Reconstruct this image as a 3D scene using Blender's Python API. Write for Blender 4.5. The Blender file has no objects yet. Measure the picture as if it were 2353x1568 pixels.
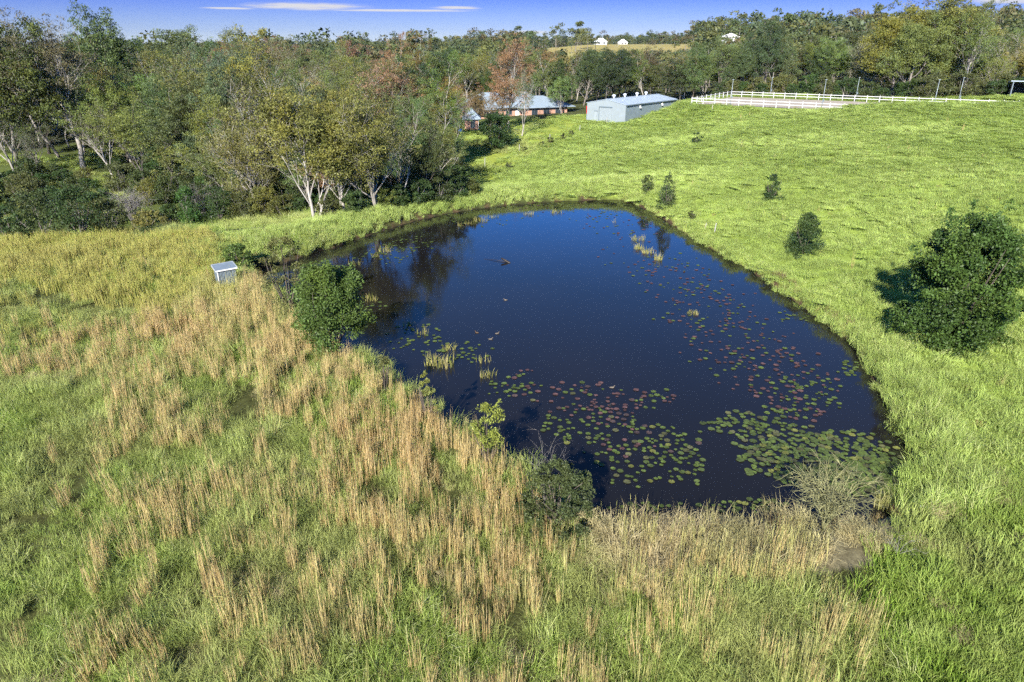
import bpy, bmesh, math, random
import numpy as np
from mathutils import Vector, Matrix, Euler

rng = np.random.default_rng(7)
random.seed(7)
R = math.radians
scene = bpy.context.scene
C = scene.collection

# ------------------------------------------------------------------ camera
CAM_H, PITCH, FPX = 17.0, R(23.4), 1569.4
cam_data = bpy.data.cameras.new('camera')
cam_data.sensor_width = 36.0
cam_data.lens = 36.0 * FPX / 2353.0
cam_data.clip_start, cam_data.clip_end = 0.5, 60000
cam = bpy.data.objects.new('camera', cam_data)
cam.location = (0, 0, CAM_H)
cam.rotation_euler = (R(90) - PITCH, 0, 0)
C.objects.link(cam)
scene.camera = cam

# ------------------------------------------------------------------ sky, sun, exposure
SUN_EL, SUN_AZ = R(29), R(16)           # light travels towards azimuth SUN_AZ (from +Y to +X)
world = bpy.data.worlds.new('World')
scene.world = world
world.use_nodes = True
wn, wl = world.node_tree.nodes, world.node_tree.links
wn.clear()
w_out = wn.new('ShaderNodeOutputWorld')
w_bg = wn.new('ShaderNodeBackground'); w_bg.inputs['Strength'].default_value = 0.050
sky = wn.new('ShaderNodeTexSky'); sky.sky_type = 'NISHITA'; sky.sun_disc = False
sky.sun_elevation = SUN_EL; sky.sun_rotation = SUN_AZ + math.pi
sky.altitude = 50; sky.air_density = 1.0; sky.dust_density = 0.15; sky.ozone_density = 3.0
# a clear, deep blue day: saturation of the whole dome falls off towards the pale horizon
tc = wn.new('ShaderNodeTexCoord'); sep = wn.new('ShaderNodeSeparateXYZ')
wl.new(tc.outputs['Generated'], sep.inputs[0])
ramp = wn.new('ShaderNodeValToRGB'); cr = ramp.color_ramp
cr.elements[0].position = 0.0; cr.elements[0].color = (0.62, 0.74, 1.10, 1)
cr.elements[1].position = 1.0; cr.elements[1].color = (0.60, 0.76, 1.05, 1)
for p, c in ((0.018, (0.43, 0.55, 1.08)), (0.055, (0.20, 0.30, 1.02)), (0.13, (0.28, 1.12, 2.7)), (0.32, (0.36, 0.84, 1.5))):
    e = cr.elements.new(p); e.color = (*c, 1)
wl.new(sep.outputs['Z'], ramp.inputs[0])
mul = wn.new('ShaderNodeMix'); mul.data_type = 'RGBA'; mul.blend_type = 'MULTIPLY'; mul.inputs[0].default_value = 1.0
wl.new(sky.outputs[0], mul.inputs[6]); wl.new(ramp.outputs[0], mul.inputs[7])
# thin streaks of cloud low over the horizon (direction space: azimuth and elevation)
def wm(op, a, b=None, c=None):
    n = wn.new('ShaderNodeMath'); n.operation = op
    for i, v in enumerate((a, b, c)):
        if v is None: continue
        if isinstance(v, (int, float)): n.inputs[i].default_value = v
        else: wl.new(v, n.inputs[i])
    return n.outputs[0]
w_az = wm('ARCTAN2', sep.outputs['X'], sep.outputs['Y']); w_el = wm('ARCSINE', sep.outputs['Z'])
w_cv = wn.new('ShaderNodeCombineXYZ'); wl.new(wm('MULTIPLY', w_az, 26.0), w_cv.inputs[0]); wl.new(wm('MULTIPLY', w_el, 420.0), w_cv.inputs[1])
w_no = wn.new('ShaderNodeTexNoise'); w_no.inputs['Scale'].default_value = 1.0; w_no.inputs['Detail'].default_value = 5; w_no.inputs['Roughness'].default_value = 0.6
wl.new(w_cv.outputs[0], w_no.inputs['Vector'])
w_n = wm('MULTIPLY', wm('SUBTRACT', w_no.outputs['Fac'], 0.5), 1.5)
w_cloud = None
_clouds = [(-15.2, 2.62, 5.0, 0.30), (-8.5, 2.40, 6.5, 0.11), (-4.3, 2.60, 2.2, 0.14), (-20.5, 2.42, 2.0, 0.09), (-25.5, 0.16, 9.0, 0.12), (1.3, 0.92, 1.9, 0.16), (33.6, 2.70, 3.0, 0.42), (-36.5, 2.1, 1.6, 0.10),
           (58, 2.4, 6, 0.3), (-64, 2.0, 7, 0.25), (96, 3.0, 8, 0.4), (-110, 1.6, 9, 0.3), (150, 2.5, 8, 0.3), (-160, 2.2, 9, 0.35)]
for _a, _e, _wa, _we in _clouds:
    g = wm('ADD', wm('POWER', wm('ABSOLUTE', wm('MULTIPLY', wm('SUBTRACT', w_az, R(_a)), 1 / R(_wa))), 2.0), wm('POWER', wm('ABSOLUTE', wm('MULTIPLY', wm('SUBTRACT', w_el, R(_e)), 1 / R(_we))), 2.0))
    g = wm('EXPONENT', wm('MULTIPLY', g, -1.0))
    w_cloud = g if w_cloud is None else wm('MAXIMUM', w_cloud, g)
w_sm = wn.new('ShaderNodeMapRange'); w_sm.interpolation_type = 'SMOOTHSTEP'
w_sm.inputs['From Min'].default_value = 0.30; w_sm.inputs['From Max'].default_value = 0.95; w_sm.inputs['To Max'].default_value = 0.92
wl.new(wm('ADD', w_cloud, wm('MULTIPLY', w_n, w_cloud)), w_sm.inputs['Value'])
w_mx = wn.new('ShaderNodeMix'); w_mx.data_type = 'RGBA'
wl.new(w_sm.outputs[0], w_mx.inputs[0]); wl.new(mul.outputs[2], w_mx.inputs[6]); w_mx.inputs[7].default_value = (6.4, 6.3, 6.4, 1)
wl.new(w_mx.outputs[2], w_bg.inputs[0]); wl.new(w_bg.outputs[0], w_out.inputs[0])

sun_data = bpy.data.lights.new('sun', 'SUN')
sun_data.energy = 5.0; sun_data.angle = R(0.55); sun_data.color = (1.0, 0.95, 0.86)
sun = bpy.data.objects.new('sun', sun_data)
SUN_D = Vector((math.sin(SUN_AZ) * math.cos(SUN_EL), math.cos(SUN_AZ) * math.cos(SUN_EL), -math.sin(SUN_EL)))
sun.rotation_euler = SUN_D.to_track_quat('-Z', 'Y').to_euler()
sun.location = (-20, -60, 60)
C.objects.link(sun)

scene.view_settings.view_transform = 'Standard'
scene.view_settings.look = 'None'
scene.view_settings.gamma = 1.0
scene.view_settings.use_curve_mapping = False
scene.view_settings.exposure = 1.28
scene.render.engine = 'CYCLES'
scene.cycles.use_denoising = False
scene.cycles.use_adaptive_sampling = True
scene.cycles.adaptive_threshold = 0.05
scene.cycles.adaptive_min_samples = 40
scene.cycles.max_bounces = 4
scene.cycles.diffuse_bounces = 1
scene.cycles.transmission_bounces = 3
scene.cycles.transparent_max_bounces = 4
scene.cycles.volume_bounces = 0
scene.cycles.sample_clamp_indirect = 4.0
scene.cycles.caustics_reflective = False
scene.cycles.caustics_refractive = False

# ------------------------------------------------------------------ projection helpers (pixel of a 2353 px wide print <-> world)
def ray(X, Y):
    dx, dy = (X - 1176.5) / FPX, -(Y - 784) / FPX
    d = np.array([dx, math.cos(PITCH) + dy * math.sin(PITCH), -math.sin(PITCH) + dy * math.cos(PITCH)])
    return d / np.linalg.norm(d)

def at(X, Y, z):
    d = ray(X, Y); t = (z - CAM_H) / d[2]
    return np.array([d[0] * t, d[1] * t, z])

def at_dist(X, Y, dist):
    d = ray(X, Y); t = dist / math.hypot(d[0], d[1])
    return np.array([d[0] * t, d[1] * t, CAM_H + d[2] * t])

def to_px(x, y, z):
    zz = z - CAM_H
    dep = y * math.cos(PITCH) - zz * math.sin(PITCH)
    up = y * math.sin(PITCH) + zz * math.cos(PITCH)
    dep = np.where(np.abs(dep) < 1e-3, 1e-3, dep)
    X = 1176.5 + FPX * x / dep
    Y = 784 - FPX * up / dep
    return np.where(dep > 0.5, X, -9999), np.where(dep > 0.5, Y, -9999)

def in_poly(px, py, poly):
    px = np.asarray(px, float); py = np.asarray(py, float)
    inside = np.zeros(px.shape, bool)
    n = len(poly)
    for i in range(n):
        x1, y1 = poly[i]; x2, y2 = poly[(i + 1) % n]
        if y1 == y2: continue
        c = ((y1 > py) != (y2 > py)) & (px < (x2 - x1) * (py - y1) / (y2 - y1) + x1)
        inside ^= c
    return inside

def smooth(a, b, x):
    t = np.clip((x - a) / (b - a), 0, 1)
    return t * t * (3 - 2 * t)

def _hash(ix, iy, s):
    n = np.sin(ix * 127.1 + iy * 311.7 + s * 74.7) * 43758.5453
    return n - np.floor(n)

def noise2(x, y, s=0.0):
    ix, iy = np.floor(x), np.floor(y)
    fx, fy = x - ix, y - iy
    u, v = fx * fx * (3 - 2 * fx), fy * fy * (3 - 2 * fy)
    a, b = _hash(ix, iy, s), _hash(ix + 1, iy, s)
    c, d = _hash(ix, iy + 1, s), _hash(ix + 1, iy + 1, s)
    return (a * (1 - u) + b * u) * (1 - v) + (c * (1 - u) + d * u) * v

def fbm(x, y, s=0.0, o=3):
    r, a, t = 0, 0.5, 0
    for i in range(o):
        r = r + a * noise2(x * 2 ** i, y * 2 ** i, s + i * 3.3); t += a; a *= 0.5
    return r / t

# ------------------------------------------------------------------ terrain
POND_PX = [(585, 612), (640, 607), (700, 588), (760, 570), (830, 546), (890, 526), (950, 508), (1020, 492), (1100, 479), (1180, 470), (1260, 464), (1340, 460),
           (1410, 458), (1445, 463), (1480, 478), (1520, 500), (1570, 534), (1620, 565), (1670, 592), (1720, 620), (1765, 648), (1800, 672),
           (1842, 704), (1884, 735), (1930, 768), (1965, 800), (1990, 842), (2010, 885), (2040, 930), (2062, 975), (2080, 1020), (2096, 1065), (2106, 1110),
           (2095, 1150), (2050, 1180), (1960, 1206), (1860, 1224), (1760, 1230), (1660, 1230), (1560, 1226), (1470, 1216), (1390, 1204), (1320, 1178),
           (1236, 1150), (1178, 1100), (1120, 1058), (1060, 1020), (1005, 980), (950, 938), (895, 898), (845, 864), (798, 834), (750, 800), (700, 755), (664, 712), (635, 672), (605, 647), (580, 628)]
POND = np.array([at(X, Y, 0.0)[:2] for X, Y in POND_PX])

def pond_sd(x, y):
    """signed distance to the shoreline, positive on land"""
    x = np.asarray(x, float); y = np.asarray(y, float)
    best = np.full(x.shape, 1e18)
    n = len(POND)
    for i in range(n):
        ax, ay = POND[i]; bx, by = POND[(i + 1) % n]
        ex, ey = bx - ax, by - ay
        t = np.clip(((x - ax) * ex + (y - ay) * ey) / (ex * ex + ey * ey), 0, 1)
        d = (x - ax - t * ex) ** 2 + (y - ay - t * ey) ** 2
        best = np.minimum(best, d)
    s = np.sqrt(best)
    return np.where(in_poly(x, y, [tuple(p) for p in POND]), -s, s)

CTRL = np.array([
    (-40, 0, 1.6), (-14, 13, 1.3), (0, 5, 1.2), (14, 13, 1.1), (40, 0, 2.4), (0, -40, 1.5), (-90, -20, 1.0), (100, -20, 5), (0, -150, 2), (-150, -100, 0), (200, -100, 8),
    (0, 18, 1.0), (9, 19, 0.8), (18, 22, 0.9), (-8, 30, 1.25), (-14, 40, 1.15), (-4, 25, 1.2),
    (-21, 48, 1.0), (-30, 30, 1.6), (-45, 30, 1.7), (-46, 57, 1.3), (-36, 61, 1.0), (-29, 64, 0.7), (-60, 45, 0.6),
    (-58, 75, -3.0), (-48, 78, -3.2), (-36, 77, -2.6), (-28, 82, -2.2), (-79, 128, -4), (-120, 130, -3), (-60, 160, -3), (-85, 60, -2.5), (-100, 90, -3.4),
    (-22, 75, -0.7), (-16, 76, 0.9), (-9, 80, 0.9), (-3, 83.5, 0.8), (4, 87, 0.9), (-14, 90, -1.8), (-6, 100, -2.0), (2, 112, -1.4), (-10, 164, -1.0), (8, 135, -0.4), (16, 150, 0.9), (17, 163, 1.3), (27, 168, 1.4), (40, 196, 2.2), (0, 145, -0.7), (-25, 130, -2.2),
    (12, 91, 1.2), (18, 110, 2.0), (29, 110, 3.3), (27, 72, 2.0), (24.6, 56, 1.0), (25, 35, 1.2), (37, 148, 5.95), (51, 170, 6), (105, 162, 6.0), (80, 162, 6.0), (60, 152, 6.0), (44, 128, 5.0), (38, 140, 5.3), (55, 143, 5.6), (27, 140, 2.3), (24, 151, 1.5), (28, 158, 1.5), (33, 165, 2.4), (70, 128, 8.0), (92, 126, 9.3),
    (60, 90, 6.2), (45, 60, 4.2), (35, 40, 2.6), (40, 20, 2.2), (120, 115, 10.4), (80, 60, 6.8), (60, 185, 5.6), (110, 190, 6.0), (140, 165, 8),
    (0, 250, 0), (-100, 250, 0), (100, 250, 6), (200, 200, 8), (-200, 250, 0), (0, 400, 4), (60, 480, 11.5), (150, 400, 16), (250, 350, 20), (-200, 500, 1), (70, 720, 17.6), (180, 650, 18), (330, 600, 21), (-400, 600, 2), (-100, 800, 3), (500, 300, 14),
], float)
_c = 6.0
def _phi(dx, dy): return np.sqrt(dx * dx + dy * dy + _c * _c)
_n = len(CTRL)
_A = np.zeros((_n + 1, _n + 1))
_A[:_n, :_n] = _phi(CTRL[:, None, 0] - CTRL[None, :, 0], CTRL[:, None, 1] - CTRL[None, :, 1])
_A[:_n, _n] = 1; _A[_n, :_n] = 1
_w = np.linalg.solve(_A, np.append(CTRL[:, 2], 0))

def base_h(x, y):
    z = np.full(np.shape(x), _w[_n])
    for i in range(_n):
        z = z + _w[i] * _phi(x - CTRL[i, 0], y - CTRL[i, 1])
    return z

def height(x, y, sd=None):
    x = np.asarray(x, float); y = np.asarray(y, float)
    r = np.hypot(x, y)
    z = base_h(x, y)
    far = smooth(720, 1300, r)
    az = np.degrees(np.arctan2(x, y))
    ridge = 22 * np.exp(-((az - 14) / 16.0) ** 2) * smooth(900, 1900, r) * (1 - smooth(2600, 5000, r))
    z = z * (1 - far) + far * (3 + ridge)
    z = z + 0.5 * smooth(3, 20, r) * (fbm(x * 0.05, y * 0.05, 5) - 0.5) + 0.16 * (fbm(x * 0.35, y * 0.35, 9) - 0.5)
    if sd is None: sd = pond_sd(x, y)
    # the camera-side bank is steep, the far banks shelve
    ca = ((x - 0.5) * math.sin(SUN_AZ) + (y - 50) * math.cos(SUN_AZ)) / (np.hypot(x - 0.5, y - 50) + 1e-6)
    wb = 4.2 - 2.5 * smooth(0.15, 0.5, -ca)
    k = smooth(-0.2, 1.0, sd / wb)
    shore = -0.12 + 0.46 * smooth(-0.1, 0.55, sd + 0.8 * (fbm(x * 0.7, y * 0.7, 2) - 0.55))
    near = shore * (1 - k) + np.maximum(z, 0.3) * k
    z = np.where(sd < wb, near, z)
    z = np.where(sd < -0.1, -0.12 - 1.3 * smooth(0.1, 6, -sd), z)
    # levelled riding arena
    u, v = arena_uv(x, y)
    m = smooth(-4, 0, u) * (1 - smooth(ARENA_L, ARENA_L + 4, u)) * smooth(-3, 0.4, v) * (1 - smooth(ARENA_W, ARENA_W + 4, v))
    return z * (1 - m) + 6.0 * m

_a0 = at(1589, 239.5, 6.0)[:2]; _a1 = at(1680, 223.0, 6.0)[:2]
ARENA_W = float(np.linalg.norm(_a1 - _a0))
_av = (_a1 - _a0) / ARENA_W                     # across
_au = np.array([_av[1], -_av[0]])               # along, towards the east
ARENA_L = 72.0
def arena_uv(x, y):
    dx, dy = x - _a0[0], y - _a0[1]
    return dx * _au[0] + dy * _au[1], dx * _av[0] + dy * _av[1]

def hz(x, y): return float(height(np.array([x]), np.array([y]))[0])

def ground_at(X, Y, tmax=900):
    """first point of the terrain on the ray through a print pixel"""
    d = ray(X, Y)
    ts = np.geomspace(8, tmax, 700)
    x, y, z = d[0] * ts, d[1] * ts, CAM_H + d[2] * ts
    below = z < height(x, y)
    if not below.any(): return np.array([x[-1], y[-1], z[-1]])
    i = int(np.argmax(below))
    lo, hi = ts[max(i - 1, 0)], ts[i]
    for _ in range(14):
        m = (lo + hi) / 2
        if CAM_H + d[2] * m < hz(d[0] * m, d[1] * m): hi = m
        else: lo = m
    return np.array([d[0] * hi, d[1] * hi, hz(d[0] * hi, d[1] * hi)])

# ------------------------------------------------------------------ materials
def newmat(name):
    m = bpy.data.materials.new(name); m.use_nodes = True
    nt = m.node_tree
    b = nt.nodes['Principled BSDF']
    return m, nt, b

def N(nt, t, **kw):
    n = nt.nodes.new(t)
    for k, v in kw.items(): setattr(n, k, v)
    return n

def mixrgb(nt, a, b, fac, mode='MIX'):
    n = nt.nodes.new('ShaderNodeMix'); n.data_type = 'RGBA'; n.blend_type = mode
    for i, v in ((6, a), (7, b)):
        if isinstance(v, (tuple, list)): n.inputs[i].default_value = (*v[:3], 1)
        else: nt.links.new(v, n.inputs[i])
    if isinstance(fac, (int, float)): n.inputs[0].default_value = fac
    else: nt.links.new(fac, n.inputs[0])
    return n.outputs[2]

def rampf(nt, src, stops):
    n = nt.nodes.new('ShaderNodeValToRGB'); e = n.color_ramp.elements
    e[0].position, e[0].color = stops[0][0], (*stops[0][1], 1)
    e[1].position, e[1].color = stops[-1][0], (*stops[-1][1], 1)
    for p, c in stops[1:-1]:
        x = e.new(p); x.color = (*c, 1)
    nt.links.new(src, n.inputs[0])
    return n.outputs[0]

def wnoise(nt, scale, detail=3, rough=0.55, obj=False, stretch=None):
    g = nt.nodes.new('ShaderNodeTexCoord' if obj else 'ShaderNodeNewGeometry')
    v = g.outputs['Object' if obj else 'Position']
    if stretch:
        mp = nt.nodes.new('ShaderNodeMapping'); mp.inputs['Scale'].default_value = stretch
        nt.links.new(v, mp.inputs[0]); v = mp.outputs[0]
    n = nt.nodes.new('ShaderNodeTexNoise'); n.inputs['Scale'].default_value = scale
    n.inputs['Detail'].default_value = detail; n.inputs['Roughness'].default_value = rough
    nt.links.new(v, n.inputs['Vector'])
    return n.outputs['Fac']

def plain(name, col, rough=0.6, metal=0.0, var=0.25, scale=2.0, spec=0.3, bump=0.0):
    m, nt, b = newmat(name)
    f = wnoise(nt, scale, 4, 0.6, obj=True)
    c1 = tuple(c * (1 - var) for c in col); c2 = tuple(min(1, c * (1 + var)) for c in col)
    nt.links.new(rampf(nt, f, [(0.3, c1), (0.7, c2)]), b.inputs['Base Color'])
    b.inputs['Roughness'].default_value = rough; b.inputs['Metallic'].default_value = metal
    b.inputs['Specular IOR Level'].default_value = spec
    if bump:
        bp = N(nt, 'ShaderNodeBump'); bp.inputs['Strength'].default_value = bump; bp.inputs['Distance'].default_value = 0.03
        nt.links.new(f, bp.inputs['Height']); nt.links.new(bp.outputs[0], b.inputs['Normal'])
    return m

def blade_mat(name, stops, patch=None, patch_scale=0.12, transl=0.24, patch_rng=(0.4, 0.62), fine=0.9, rough=0.65):
    """blades and leaves: a colour per blade from the 'tint' attribute, broad patches over the ground"""
    m, nt, b = newmat(name)
    a = N(nt, 'ShaderNodeAttribute', attribute_name='tint')
    col = rampf(nt, a.outputs['Fac'], stops)
    if patch:
        f = wnoise(nt, patch_scale, 3, 0.6)
        mr = N(nt, 'ShaderNodeMapRange'); mr.inputs['From Min'].default_value, mr.inputs['From Max'].default_value = patch_rng
        nt.links.new(f, mr.inputs['Value'])
        col = mixrgb(nt, col, mixrgb(nt, col, patch, 0.75), mr.outputs[0])
    g = wnoise(nt, fine, 2, 0.5)
    v = N(nt, 'ShaderNodeMapRange'); v.inputs['From Min'].default_value = 0.25; v.inputs['From Max'].default_value = 0.75
    v.inputs['To Min'].default_value = 0.72; v.inputs['To Max'].default_value = 1.25
    nt.links.new(g, v.inputs['Value'])
    vm = N(nt, 'ShaderNodeVectorMath', operation='SCALE'); nt.links.new(col, vm.inputs[0]); nt.links.new(v.outputs[0], vm.inputs['Scale'])
    finish_leaf(nt, b, vm.outputs[0], transl, rough)
    return m

def finish_leaf(nt, b, col, transl, rough=0.6):
    nt.links.new(col, b.inputs['Base Color'])
    b.inputs['Roughness'].default_value = rough; b.inputs['Specular IOR Level'].default_value = 0.25
    t = N(nt, 'ShaderNodeBsdfTranslucent'); nt.links.new(col, t.inputs[0])
    mx = N(nt, 'ShaderNodeMixShader'); mx.inputs[0].default_value = transl
    nt.links.new(b.outputs[0], mx.inputs[1]); nt.links.new(t.outputs[0], mx.inputs[2])
    nt.links.new(mx.outputs[0], nt.nodes['Material Output'].inputs[0])

def leaf_mat(name, use_obj=True, transl=0.3, rnd=False):
    """tree leaves: the tree's own colour (object colour), lighter and darker sprays, a few russet ones"""
    m, nt, b = newmat(name)
    oi = N(nt, 'ShaderNodeObjectInfo')
    a = N(nt, 'ShaderNodeAttribute', attribute_name='tint')
    if rnd:
        base = rampf(nt, oi.outputs['Random'], [(0.0, (0.050, 0.075, 0.036)), (0.35, (0.080, 0.105, 0.038)), (0.6, (0.115, 0.125, 0.042)), (0.8, (0.075, 0.105, 0.055)), (0.92, (0.13, 0.105, 0.05)), (1.0, (0.15, 0.155, 0.045))])
    else:
        base = oi.outputs['Color']
    v = N(nt, 'ShaderNodeMapRange'); v.inputs['To Min'].default_value = 0.55; v.inputs['To Max'].default_value = 1.55
    nt.links.new(a.outputs['Fac'], v.inputs['Value'])
    vm = N(nt, 'ShaderNodeVectorMath', operation='SCALE'); nt.links.new(base, vm.inputs[0]); nt.links.new(v.outputs[0], vm.inputs['Scale'])
    f = wnoise(nt, 0.35, 2, 0.5)
    mr = N(nt, 'ShaderNodeMapRange'); mr.inputs['From Min'].default_value = 0.45; mr.inputs['From Max'].default_value = 0.75
    nt.links.new(f, mr.inputs['Value'])
    warm = mixrgb(nt, vm.outputs[0], (1.22, 1.08, 0.78), 1.0, 'MULTIPLY')
    col = mixrgb(nt, vm.outputs[0], warm, mr.outputs[0])
    finish_leaf(nt, b, col, transl, 0.5)
    return m

def bark_mat(name, c1, c2, dark, scale=1.2):
    m, nt, b = newmat(name)
    f = wnoise(nt, scale, 4, 0.65, obj=True, stretch=(1, 1, 0.35))
    f2 = wnoise(nt, 0.5, 2, 0.5, obj=True)
    col = rampf(nt, f, [(0.25, dark), (0.5, c1), (0.75, c2)])
    col = mixrgb(nt, col, dark, rampf_val(nt, f2, 0.55, 0.8, 0, 0.55))
    nt.links.new(col, b.inputs['Base Color'])
    b.inputs['Roughness'].default_value = 0.85; b.inputs['Specular IOR Level'].default_value = 0.15
    bp = N(nt, 'ShaderNodeBump'); bp.inputs['Strength'].default_value = 0.4; bp.inputs['Distance'].default_value = 0.04
    nt.links.new(f, bp.inputs['Height']); nt.links.new(bp.outputs[0], b.inputs['Normal'])
    return m

def rampf_val(nt, src, a, b_, lo, hi):
    mr = N(nt, 'ShaderNodeMapRange'); mr.inputs['From Min'].default_value, mr.inputs['From Max'].default_value = a, b_
    mr.inputs['To Min'].default_value, mr.inputs['To Max'].default_value = lo, hi
    nt.links.new(src, mr.inputs['Value'])
    return mr.outputs[0]

# ------------------------------------------------------------------ mesh helpers
def mk_mesh(name, V, T=None, Q=None, mats=(), tint=None, mat_idx=None, smooth_sh=False, col=None):
    V = np.asarray(V, np.float32).reshape(-1, 3)
    T = np.zeros((0, 3), np.int32) if T is None else np.asarray(T, np.int32).reshape(-1, 3)
    Q = np.zeros((0, 4), np.int32) if Q is None else np.asarray(Q, np.int32).reshape(-1, 4)
    me = bpy.data.meshes.new(name)
    me.vertices.add(len(V)); me.vertices.foreach_set('co', V.ravel())
    nl = len(T) * 3 + len(Q) * 4
    me.loops.add(nl); me.loops.foreach_set('vertex_index', np.concatenate([T.ravel(), Q.ravel()]))
    me.polygons.add(len(T) + len(Q))
    ls = np.concatenate([np.arange(len(T)) * 3, len(T) * 3 + np.arange(len(Q)) * 4]).astype(np.int32)
    me.polygons.foreach_set('loop_start', ls)
    if mat_idx is not None: me.polygons.foreach_set('material_index', np.asarray(mat_idx, np.int32))
    me.polygons.foreach_set('use_smooth', np.full(len(T) + len(Q), smooth_sh))
    for m in mats: me.materials.append(m)
    if tint is not None:
        a = me.attributes.new('tint', 'FLOAT', 'POINT'); a.data.foreach_set('value', np.asarray(tint, np.float32))
    if col is not None:
        a = me.attributes.new('gcol', 'FLOAT_COLOR', 'POINT')
        a.data.foreach_set('color', np.hstack([col, np.ones((len(col), 1))]).astype(np.float32).ravel())
    me.update(calc_edges=True)
    me.validate()
    return me

def link(name, me, parent=None, loc=(0, 0, 0), rot=(0, 0, 0), scale=(1, 1, 1)):
    o = bpy.data.objects.new(name, me)
    o.location = loc; o.rotation_euler = rot; o.scale = scale
    o.parent = parent
    C.objects.link(o)
    return o

def tag(o, label=None, cat=None, group=None, kind=None):
    if label: o['label'] = label
    if cat: o['category'] = cat
    if group: o['group'] = group
    if kind: o['kind'] = kind
    return o

def empty(name, loc, rz=0.0):
    o = bpy.data.objects.new(name, None); o.empty_display_size = 0.5
    o.location = loc; o.rotation_euler = (0, 0, rz)
    C.objects.link(o)
    return o

def copy_tree(src, parent=None):
    c = src.copy(); C.objects.link(c); c.parent = parent
    for ch in list(src.children):
        copy_tree(ch, c)
    return c

class MB:
    """boxes, prisms and tubes gathered into one mesh"""
    def __init__(s): s.v, s.t, s.q, s.n = [], [], [], 0
    def add(s, V, T=(), Q=()):
        V = np.asarray(V, float).reshape(-1, 3)
        s.v.append(V)
        if len(T): s.t.append(np.asarray(T).reshape(-1, 3) + s.n)
        if len(Q): s.q.append(np.asarray(Q).reshape(-1, 4) + s.n)
        s.n += len(V); return s
    def box(s, x0, x1, y0, y1, z0, z1):
        V = [(x0, y0, z0), (x1, y0, z0), (x1, y1, z0), (x0, y1, z0), (x0, y0, z1), (x1, y0, z1), (x1, y1, z1), (x0, y1, z1)]
        return s.add(V, Q=[(0, 3, 2, 1), (4, 5, 6, 7), (0, 1, 5, 4), (1, 2, 6, 5), (2, 3, 7, 6), (3, 0, 4, 7)])
    def hexa(s, V): return s.add(V, Q=[(0, 3, 2, 1), (4, 5, 6, 7), (0, 1, 5, 4), (1, 2, 6, 5), (2, 3, 7, 6), (3, 0, 4, 7)])
    def bar(s, a, b, w, h):
        a, b = np.asarray(a, float), np.asarray(b, float)
        d = (b - a) / np.linalg.norm(b - a)
        up = np.array([0, 0, 1.0]) if abs(d[2]) < 0.9 else np.array([0, 1.0, 0])
        r = np.cross(d, up); r /= np.linalg.norm(r); u = np.cross(r, d)
        o = [(-w / 2, -h / 2), (w / 2, -h / 2), (w / 2, h / 2), (-w / 2, h / 2)]
        return s.hexa([a + r * i + u * j for i, j in o] + [b + r * i + u * j for i, j in o])
    def tube(s, pts, rad, k=6, cap=True):
        V, Q, T = tube_geo(np.asarray(pts, float), np.asarray(rad, float), k)
        return s.add(V, T, Q)
    def build(s, name, mat, parent=None, smooth_sh=False, **kw):
        me = mk_mesh(name, np.vstack(s.v), np.vstack(s.t) if s.t else None, np.vstack(s.q) if s.q else None, [mat], smooth_sh=smooth_sh)
        return link(name, me, parent, **kw)

def tube_geo(P, r, k=6):
    n = len(P)
    if np.ndim(r) == 0: r = np.full(n, r)
    T_ = np.gradient(P, axis=0); T_ /= np.linalg.norm(T_, axis=1)[:, None] + 1e-9
    ref = np.array([0.31, 0.17, 0.93]) if abs(T_[0] @ np.array([0.31, 0.17, 0.93])) < 0.9 else np.array([1.0, 0, 0])
    A = np.cross(T_, ref); A /= np.linalg.norm(A, axis=1)[:, None] + 1e-9
    B = np.cross(T_, A)
    th = np.arange(k) * 2 * math.pi / k
    V = P[:, None, :] + r[:, None, None] * (np.cos(th)[None, :, None] * A[:, None, :] + np.sin(th)[None, :, None] * B[:, None, :])
    V = V.reshape(-1, 3)
    i = np.arange(n - 1)[:, None]; j = np.arange(k)[None, :]; j2 = (j + 1) % k
    Q = np.stack([i * k + j, i * k + j2, (i + 1) * k + j2, (i + 1) * k + j], -1).reshape(-1, 4)
    T = [(0, a + 1, a) for a in range(1, k - 1)] + [((n - 1) * k, (n - 1) * k + a, (n - 1) * k + a + 1) for a in range(1, k - 1)]
    return V, Q, np.array(T)

# ------------------------------------------------------------------ blades
def blades(base, hgt, wid, heading, bend, sweep=None, levels=(0.0, 0.55), r=None):
    """curved tapering blades; base (n,3); heading angle of the lean; bend 0..1.4 rad at the tip"""
    r = r or rng
    n = len(base)
    ct, st = np.cos(heading), np.sin(heading)
    side = heading + math.pi / 2 + r.uniform(-0.9, 0.9, n)
    sx, sy = np.cos(side), np.sin(side)
    fr = list(levels) + [1.0]
    pts, prev = [], None
    px = np.zeros(n); pz = np.zeros(n); pf = 0.0
    V = []
    for f in fr:
        ang = bend * (f + pf) / 2 * 1.1
        px = px + (f - pf) * hgt * np.sin(ang); pz = pz + (f - pf) * hgt * np.cos(ang); pf = f
        c = np.stack([base[:, 0] + px * ct, base[:, 1] + px * st, base[:, 2] + pz], -1)
        if f < 1.0:
            w = wid * (1 - 0.55 * f) / 2
            V.append(c - np.stack([sx * w, sy * w, 0 * w], -1)); V.append(c + np.stack([sx * w, sy * w, 0 * w], -1))
        else: V.append(c)
    L = len(levels)
    V = np.stack(V, 1)                      # n, 2L+1, 3
    k = 2 * L + 1
    o = (np.arange(n) * k)[:, None]
    Q = [np.concatenate([o + 2 * i, o + 2 * i + 1, o + 2 * i + 3, o + 2 * i + 2], 1) for i in range(L - 1)]
    T = np.concatenate([o + 2 * L - 2, o + 2 * L - 1, o + 2 * L], 1)
    return V.reshape(-1, 3), T, np.vstack(Q), k

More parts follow.
